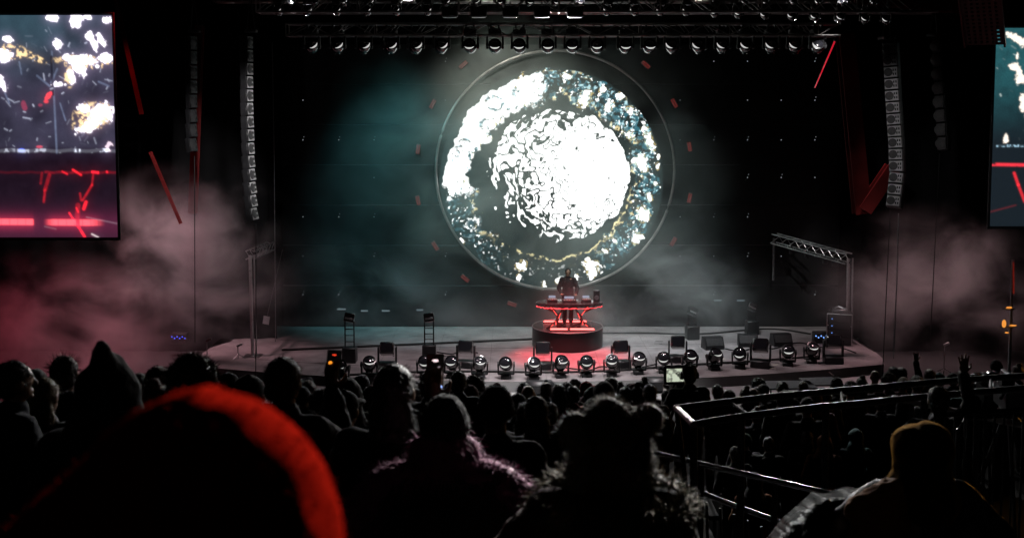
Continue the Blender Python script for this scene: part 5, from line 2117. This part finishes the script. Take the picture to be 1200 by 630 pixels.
def broadcast_camera(lbl, loc, rz, sc=1.0, view=True):
    t = thing('broadcast_camera', lbl, 'camera', loc, (0, 0, rz), None, sc)
    b = MB()
    b.box((0, 0, 1.42), (.16, .42, .24), bev=.02)
    b.box((0, .05, 1.60), (.05, .30, .04), bev=.012)
    b.box((0, .18, 1.56), (.04, .04, .08))
    b.build('body', BLACK, t)
    b = MB()
    b.lathe([(.002, 0), (.085, .0), (.095, .06), (.075, .10), (.075, .26), (.10, .28), (.10, .34), (.085, .35), (.002, .33)], 22, Matrix.Translation((0, .20, 1.42)) @ Euler((R(-90), 0, 0)).to_matrix().to_4x4())
    b.build('lens', GLOSS, t)
    b = MB()
    if view:
        b.box((-.10, -.24, 1.62), (.31, .05, .24), bev=.012)
    else:
        b.box((-.10, -.24, 1.60), (.11, .16, .10), bev=.02)
    b.tube((-.10, -.2, 1.5), (-.10, -.1, 1.42), .015)
    vf = b.build('viewfinder', DRAPE, t)
    if view:
        rs = np.random.RandomState(5)
        nu, nv = 40, 28
        X, Z = np.meshgrid(np.linspace(0, 1, nu), np.linspace(0, 1, nv))
        f = fbm(X * 5 + 3, Z * 4 + 3, 91, 3)
        pc = (.22 + .55 * sstep(.42, .60, f))[..., None] * np.array([.72, .80, .62])
        pc *= (1 - .8 * (np.hypot((X - .5) * 1.4, Z - .5) < .2) * (f < .55))[..., None]
        g = led_grid('screen', (np.linspace(0, 1, nu) - .5) * .255, (np.linspace(0, 1, nv) - .5) * .17, pc, screen_mat('viewfinder_picture', 1.0), vf)
        g.location = (-.10, -.268, 1.62)
    b = MB()
    b.ball((0, .0, 1.24), .06)
    b.box((0, 0, 1.29), (.12, .2, .03), bev=.008)
    b.tube((.05, -.05, 1.24), (.12, -.42, 1.14), .012)
    b.build('pan_head', BLACK, t)
    for k in range(3):
        a = 2 * PI * k / 3 + .5
        b = MB()
        b.tube((.03 * math.cos(a), .03 * math.sin(a), 1.22), (.42 * math.cos(a), .42 * math.sin(a), .0), .022, .016)
        b.build('tripod_leg', BLACK, t)
    return t


pc_ = at(797, 436, Y=14.0)
broadcast_camera('video camera on a tripod with a lit green white viewfinder', (pc_.x, 14.05, pc_.z - 1.60), R(4))
for px, py, lbl, yy in ((1157, 428, 'dark broadcast camera silhouette right of the raised hand', 17.0), (1184, 421, 'dark broadcast camera silhouette at the far right edge', 15.0)):
    p = at(px, py, Y=yy)
    broadcast_camera(lbl, (p.x, yy, 2.75), R(-8), (p.z - 2.75) / 1.75, True if px < 0 else False)

# phones held up
def phone(px, py, Y, lbl, col, spots, tilt):
    p = at(px, py, Y=Y)
    t = thing('phone', lbl, 'phone', p, (R(-6), R(tilt), R(4)))
    b = MB()
    b.box((0, 0, 0), (.078, .009, .160), bev=.004)
    b.build('case', BLACK, t)
    b = MB()
    b.box((0, -.0052, 0), (.070, .0016, .150))
    s_ = b.build('screen', mat('phone_glass', (.01, .01, .011), .1, 0, .2, 3, 0, coat=.5), t)
    for i, (x, z, rx, rz, c, e) in enumerate(spots):
        b = MB()
        b.ball((x, -.0062, z), (rx, .0012, rz), 12, 8)
        b.build('lit_picture', glow('phone_px_%s_%d' % (col, i), c, e), s_)
    return t


def hold(t, lift=.115):
    """where the raised right hand of t holds something"""
    q = Matrix.LocRotScale(t.location, t.rotation_euler, t.scale) @ Vector((.10, .37, 1.52 + lift))
    return q


q = hold(phone_man, .13)
phone(*to_px(q), q.y, 'phone showing an orange glow in the raised hand left of the pointed hood', 'a',
      [(.002, -.008, .016, .022, (1, .35, .03), 1.6), (-.018, .012, .010, .010, (1, .30, .02), 1.3), (0, .055, .012, .004, (1, .06, .02), 1.0), (0, -.058, .012, .010, (1, .2, .02), .8)], 4)
q = hold(phone_woman, .13)
phone(*to_px(q), q.y, 'phone with a small pinkish bright picture in the long haired person hand', 'b',
      [(0, .05, .014, .006, (1, .75, .78), 1.2), (.018, -.004, .014, .030, (.75, .6, .65), .35), (.026, -.066, .007, .007, (.3, .45, 1), 3.0)], 2)

# ------------------------------------------------------------------ the packed crowd between them
FILL_LBL = {
    'short': 'dark haired spectator seen from behind among the packed standing rows',
    'long': 'long haired spectator seen from behind among the packed standing rows',
    'curly': 'curly haired spectator seen from behind among the packed standing rows',
    'beanie': 'spectator in a dark knitted hat among the packed standing rows',
    'hood': 'hooded spectator in dark clothes among the packed standing rows',
    'cap': 'spectator in a dark cap among the packed standing rows',
    'bun': 'spectator with hair tied up among the packed standing rows',
}
rg = random.Random(21)
cands = []
for k in range(5, 27):
    y = k * .9 + .45
    x0, x1 = -600 / F_PX * y - .3, (right_edge(y) - .5 if y > 9 else 165 / F_PX * y)
    if y > 9:
        x1 = min(x1, 168 / F_PX * y)
    x = x0 + rg.uniform(0, .5)
    while x < x1:
        cands.append((x, y + rg.uniform(-.15, .15)))
        x += rg.uniform(.58, .95)
for k in range(20):
    for _ in range(3):
        y = rg.uniform(16.2, 21.2)
        cands.append((rg.uniform(right_edge(y) + .5, 620 / F_PX * y), y))
cands.sort(key=lambda c: c[1])
SKY = np.full(1400, 700.0)


def cover(x, y, g, sc, w_):
    pxc, top = to_px((x, y, g + 1.76 * sc))
    _, sh = to_px((x, y, g + 1.46 * sc))
    hw = .09 * sc * F_PX / y
    sw = .25 * sc * F_PX / y
    for c in range(int(pxc - sw), int(pxc + sw) + 1):
        if -100 <= c < 1300:
            v = top if abs(c - pxc) < hw else sh
            SKY[c + 100] = min(SKY[c + 100], v)


people = sorted([(o.location.y, o) for o in COL.objects if o.name.startswith('person')], key=lambda q: q[0])
queue = [(y, 'o', o) for y, o in people] + [(c[1], 'c', c) for c in cands]
queue.sort(key=lambda q: q[0])
nfill = 0
for y, kd, q in queue:
    if kd == 'o':
        if q.location.z < 8 and q.location.y < 30:
            cover(q.location.x, q.location.y, q.location.z, q.scale[0], 0)
        continue
    x, y = q
    if any((x - a) ** 2 + (y - b_) ** 2 < .44 ** 2 for a, b_ in PLACED):
        continue
    if 2.0 < x < 3.4 and 12.3 < y < 15.2:
        continue
    if y < 9.6 and (650 < to_px((x, y, 7))[0] < 1000 or 470 < to_px((x, y, 7))[0] < 570):
        continue
    g = ground_z(x, y)
    sc = rg.uniform(.90, 1.04)
    pxc, top = to_px((x, y, g + 1.78 * sc))
    if pxc < -20 or pxc > 1210:
        continue
    # keep the sight line to the stage as open as in the photo
    lim = 446 if 480 < pxc < 800 else (436 if pxc < 300 else 440)
    if top < lim:
        sc2 = sc - (lim - top + rg.uniform(0, 6)) / F_PX * y / 1.78
        if sc2 < .84:
            continue
        sc = sc2
        pxc, top = to_px((x, y, g + 1.78 * sc))
    hw = .085 * sc * F_PX / y
    cols = SKY[max(0, int(pxc - hw) + 100):int(pxc + hw) + 101]
    if len(cols) == 0 or (cols > top + 3).mean() < .35:
        continue
    st = rg.choice(['short', 'short', 'short', 'long', 'long', 'curly', 'beanie', 'beanie', 'hood', 'hood', 'cap', 'bun'])
    jk = rg.choice(['black', 'black', 'charcoal', 'navy', 'olive', 'maroon', 'brown', 'grey', 'green', 'teal'])
    hm = CLOTH[rg.choice(['black', 'charcoal', 'navy', 'maroon', 'grey'])] if st in HATS else HAIR[rg.choice(['black', 'black', 'brown', 'brown', 'auburn'])]
    pt = person(FILL_LBL[st], (x, y, g), R(rg.gauss(0, 16)), rg.choice(['rest', 'rest', 'front', 'front']), st, jk, hm, rg.choice((0, 0, 1, 2)), sc, rg.choice(('coat', 'coat', 'puffer')), 'spectators packed on the rows, ' + st)
    pt.rotation_euler.x, pt.rotation_euler.y = R(rg.gauss(1.5, 2.2)), R(rg.gauss(0, 2.4))
    PLACED.append((x, y))
    cover(x, y, g, sc, 0)
    nfill += 1
print('fill', nfill, 'people', len(PLACED))

# ================================================================== railings at right
def rail_curve(pts, z, n=28):
    P = [at(x, y, z=z) for x, y in pts]
    out = []
    for i in range(len(P) - 1):
        p0, p1, p2, p3 = P[max(i - 1, 0)], P[i], P[i + 1], P[min(i + 2, len(P) - 1)]
        for k in range(n // 4):
            u = k / (n // 4)
            out.append(.5 * ((2 * p1) + (p2 - p0) * u + (2 * p0 - 5 * p1 + 4 * p2 - p3) * u * u + (3 * p1 - p0 - 3 * p2 + p3) * u ** 3))
    out.append(P[-1])
    return out


RAILM = mat('dark_rail_metal', (.03, .028, .028), .42, .9, .3, 8, .05)
o0 = at(815, 590, z=5.35)
t = thing('curved_railing', 'dark curved double hand rail sweeping to the right over the lower rows', 'railing', o0)
c1 = rail_curve([(793, 478), (840, 472), (900, 465), (1000, 456), (1100, 447), (1230, 438)], 6.4)
c2 = rail_curve([(813, 497), (860, 489), (930, 480), (1000, 473), (1100, 463), (1230, 452)], 6.4)
for c in (c1, c2):
    b = MB()
    b.path([p - o0 for p in c], .030, 10)
    b.build('hand_rail', RAILM, t)
b = MB()
b.tube(c1[0] - o0, c2[0] - o0, .030)
b.ball(c1[0] - o0, .034)
b.ball(c2[0] - o0, .034)
b.build('end_bar', mat('end_bar_metal', (.22, .16, .16), .4, .7, .2, 9, .05), t)
for k in range(9, len(c1), 11):
    b = MB()
    p, q = c1[k] - o0, c2[min(k, len(c2) - 1)] - o0
    b.tube(p, q, .014)
    b.build('cross_bar', RUBBER, t)
for p, zb in ((c2[0], 4.7), (c2[8], 2.75), (c2[18], 2.75), (c2[27], 2.75)):
    b = MB()
    b.tube(p - o0, Vector((p.x + .02, p.y, zb)) - o0, .032)
    b.build('post', RAILM, t)
    b = MB()
    b.box(Vector((p.x + .02, p.y, zb + .006)) - o0, (.16, .16, .012))
    b.build('foot_plate', RAILM, t)
b = MB()
b.tube(c1[0] - o0, Vector((c2[0].x - .02, c2[0].y, 5.6)) - o0, .022)
b.build('stay', RAILM, t)

o1 = at(908, 620, Y=8.7)
t = thing('pipe_barrier', 'low barrier of two bright steel pipes running to the lower right', 'barrier', o1)
BR = mat('bright_pipe', (.62, .64, .68), .22, 1.0, .1, 6, .03)
for pts, z in (([(760, 529), (860, 552), (955, 574), (1010, 587)], 6.0), ([(760, 552), (835, 582), (905, 608), (950, 624)], 5.6)):
    b = MB()
    b.path([at(x, y, z=z) - o1 for x, y in pts], .024, 10)
    b.build('pipe', BR, t)
for px in (822, 908):
    p = at(px, 543 if px < 850 else 563, z=6.0)
    b = MB()
    b.tube(p - o1, Vector((p.x, p.y, ground_z(p.x, p.y))) - o1, .026)
    b.build('post', RAILM, t)
for q in range(5):
    p = at(828 + q * 16, 588 + q * 7, z=5.6)
    b = MB()
    b.tube(p - o1, Vector((p.x + .03, p.y, 4.9)) - o1, .012)
    b.build('baluster', RAILM, t)

o2 = at(1050, 467, z=6.2)
t = thing('slanting_pipe', 'long pale handrail pipe slanting down to the right picture edge', 'handrail', o2)
b = MB()
a, c = at(1048, 466, z=6.2), at(1235, 506, z=6.2)
b.tube(a - o2, c - o2, .027, n=12)
b.ball(a - o2, .029)
b.build('pipe', mat('pale_pipe', (.55, .50, .50), .35, .6, .1, 6, .04), t)
for f in (.12, .55):
    p = a.lerp(c, f)
    b = MB()
    b.tube(p - o2, Vector((p.x, p.y, 2.75)) - o2, .024)
    b.build('post', RAILM, t)
# dark steel fence panels in the right corner
for k, (px, lbl) in enumerate(((1152, 'dark steel crowd barrier panel behind the amber hood, left one'), (1186, 'dark steel crowd barrier panel behind the amber hood, right one'))):
    p = at(px, 540, Y=8.2 + .5 * k)
    t = thing('crowd_barrier', lbl, 'barrier', (p.x, 8.2 + .5 * k, ground_z(p.x, 8.2 + .5 * k)), (0, 0, R(12)), 'crowd barriers in the right corner')
    b = MB()
    top = p.z + .38 - t.location.z
    b.path([(-.5, 0, .05), (-.5, 0, top - .08), (-.44, 0, top), (.44, 0, top), (.5, 0, top - .08), (.5, 0, .05)], .019, 8)
    b.tube((-.5, 0, .2), (.5, 0, .2), .016)
    b.build('frame', RAILM, t)
    b = MB()
    for i in range(11):
        b.tube((-.42 + i * .084, 0, .2), (-.42 + i * .084, 0, top), .008, n=6)
    b.build('bars', RAILM, t)
    for s in (-1, 1):
        b = MB()
        b.box((s * .36, 0, .03), (.05, .5, .012))
        b.build('foot', RAILM, t)

# ================================================================== drifting stage smoke
def smoke(c, r, dens, col, seed, thr=.42, scale=.5, aniso=.2):
    b = MB()
    b.ball((0, 0, 0), 1, 24, 14)
    o = b.build('smoke', None)
    o.location = c
    o.scale = r
    tag(o, kind='stuff')
    m = bpy.data.materials.new('smoke')
    m.use_nodes = True
    t = m.node_tree
    t.nodes.remove(t.nodes['Principled BSDF'])
    out = t.nodes['Material Output']
    pv = t.nodes.new('ShaderNodeVolumePrincipled')
    pv.inputs['Color'].default_value = (*col, 1)
    pv.inputs['Anisotropy'].default_value = aniso
    t.links.new(pv.outputs[0], out.inputs['Volume'])
    tc = t.nodes.new('ShaderNodeTexCoord')
    ge = t.nodes.new('ShaderNodeNewGeometry')
    mp = t.nodes.new('ShaderNodeMapping')
    mp.inputs['Location'].default_value = (seed * 7.3, seed * 3.1, seed * 1.7)
    mp.inputs['Scale'].default_value = (.88, 1, 1.2)
    mp.inputs['Rotation'].default_value = (0, R(18 if seed % 2 else -14), 0)
    t.links.new(ge.outputs['Position'], mp.inputs['Vector'])
    n = t.nodes.new('ShaderNodeTexNoise')
    n.inputs['Scale'].default_value = scale
    n.inputs['Detail'].default_value = 8
    n.inputs['Roughness'].default_value = .60
    n.inputs['Distortion'].default_value = .4
    t.links.new(mp.outputs[0], n.inputs['Vector'])
    ln = t.nodes.new('ShaderNodeVectorMath')
    ln.operation = 'LENGTH'
    t.links.new(tc.outputs['Object'], ln.inputs[0])
    fo = t.nodes.new('ShaderNodeMapRange')
    fo.interpolation_type = 'SMOOTHSTEP'
    fo.inputs['From Min'].default_value = 1.0
    fo.inputs['From Max'].default_value = .15
    t.links.new(ln.outputs['Value'], fo.inputs['Value'])
    mr = t.nodes.new('ShaderNodeMapRange')
    mr.interpolation_type = 'SMOOTHSTEP'
    mr.inputs['From Min'].default_value = thr
    mr.inputs['From Max'].default_value = thr + .34
    mr.inputs['To Max'].default_value = dens
    t.links.new(n.outputs['Fac'], mr.inputs['Value'])
    mu = t.nodes.new('ShaderNodeMath')
    mu.operation = 'MULTIPLY'
    t.links.new(fo.outputs['Result'], mu.inputs[0])
    t.links.new(mr.outputs['Result'], mu.inputs[1])
    t.links.new(mu.outputs[0], pv.inputs['Density'])
    o.data.materials.append(m)
    return o


smoke(at(215, 318, Y=31.0), (4.2, 1.7, 3.3), 1.25, (.9, .86, .88), 1, .41, .55)
smoke(at(55, 395, Y=30.2), (4.8, 1.7, 2.7), 1.0, (.9, .8, .84), 2, .38, .5)
smoke(at(1105, 345, Y=31.0), (4.6, 1.6, 2.8), .9, (.9, .87, .88), 3, .41, .55)
smoke(at(630, 195, Y=34.6), (7.6, 1.35, 6.2), .36, (.80, .92, .88), 4, .34, .42)
smoke(at(765, 350, Y=34.2), (4.4, 1.3, 2.5), .85, (.86, .92, .92), 5, .41, .55)
smoke(at(400, 350, Y=34.0), (5.0, 1.3, 2.6), .42, (.78, .90, .92), 6, .40, .5)
smoke((RX, RY - .3, 2.75), (1.7, 1.2, 1.2), .15, (.95, .9, .9), 7, .30, .8)
smoke((.5, 33.9, 2.2), (10.5, 1.5, 1.1), .16, (.9, .88, .9), 8, .34, .6)
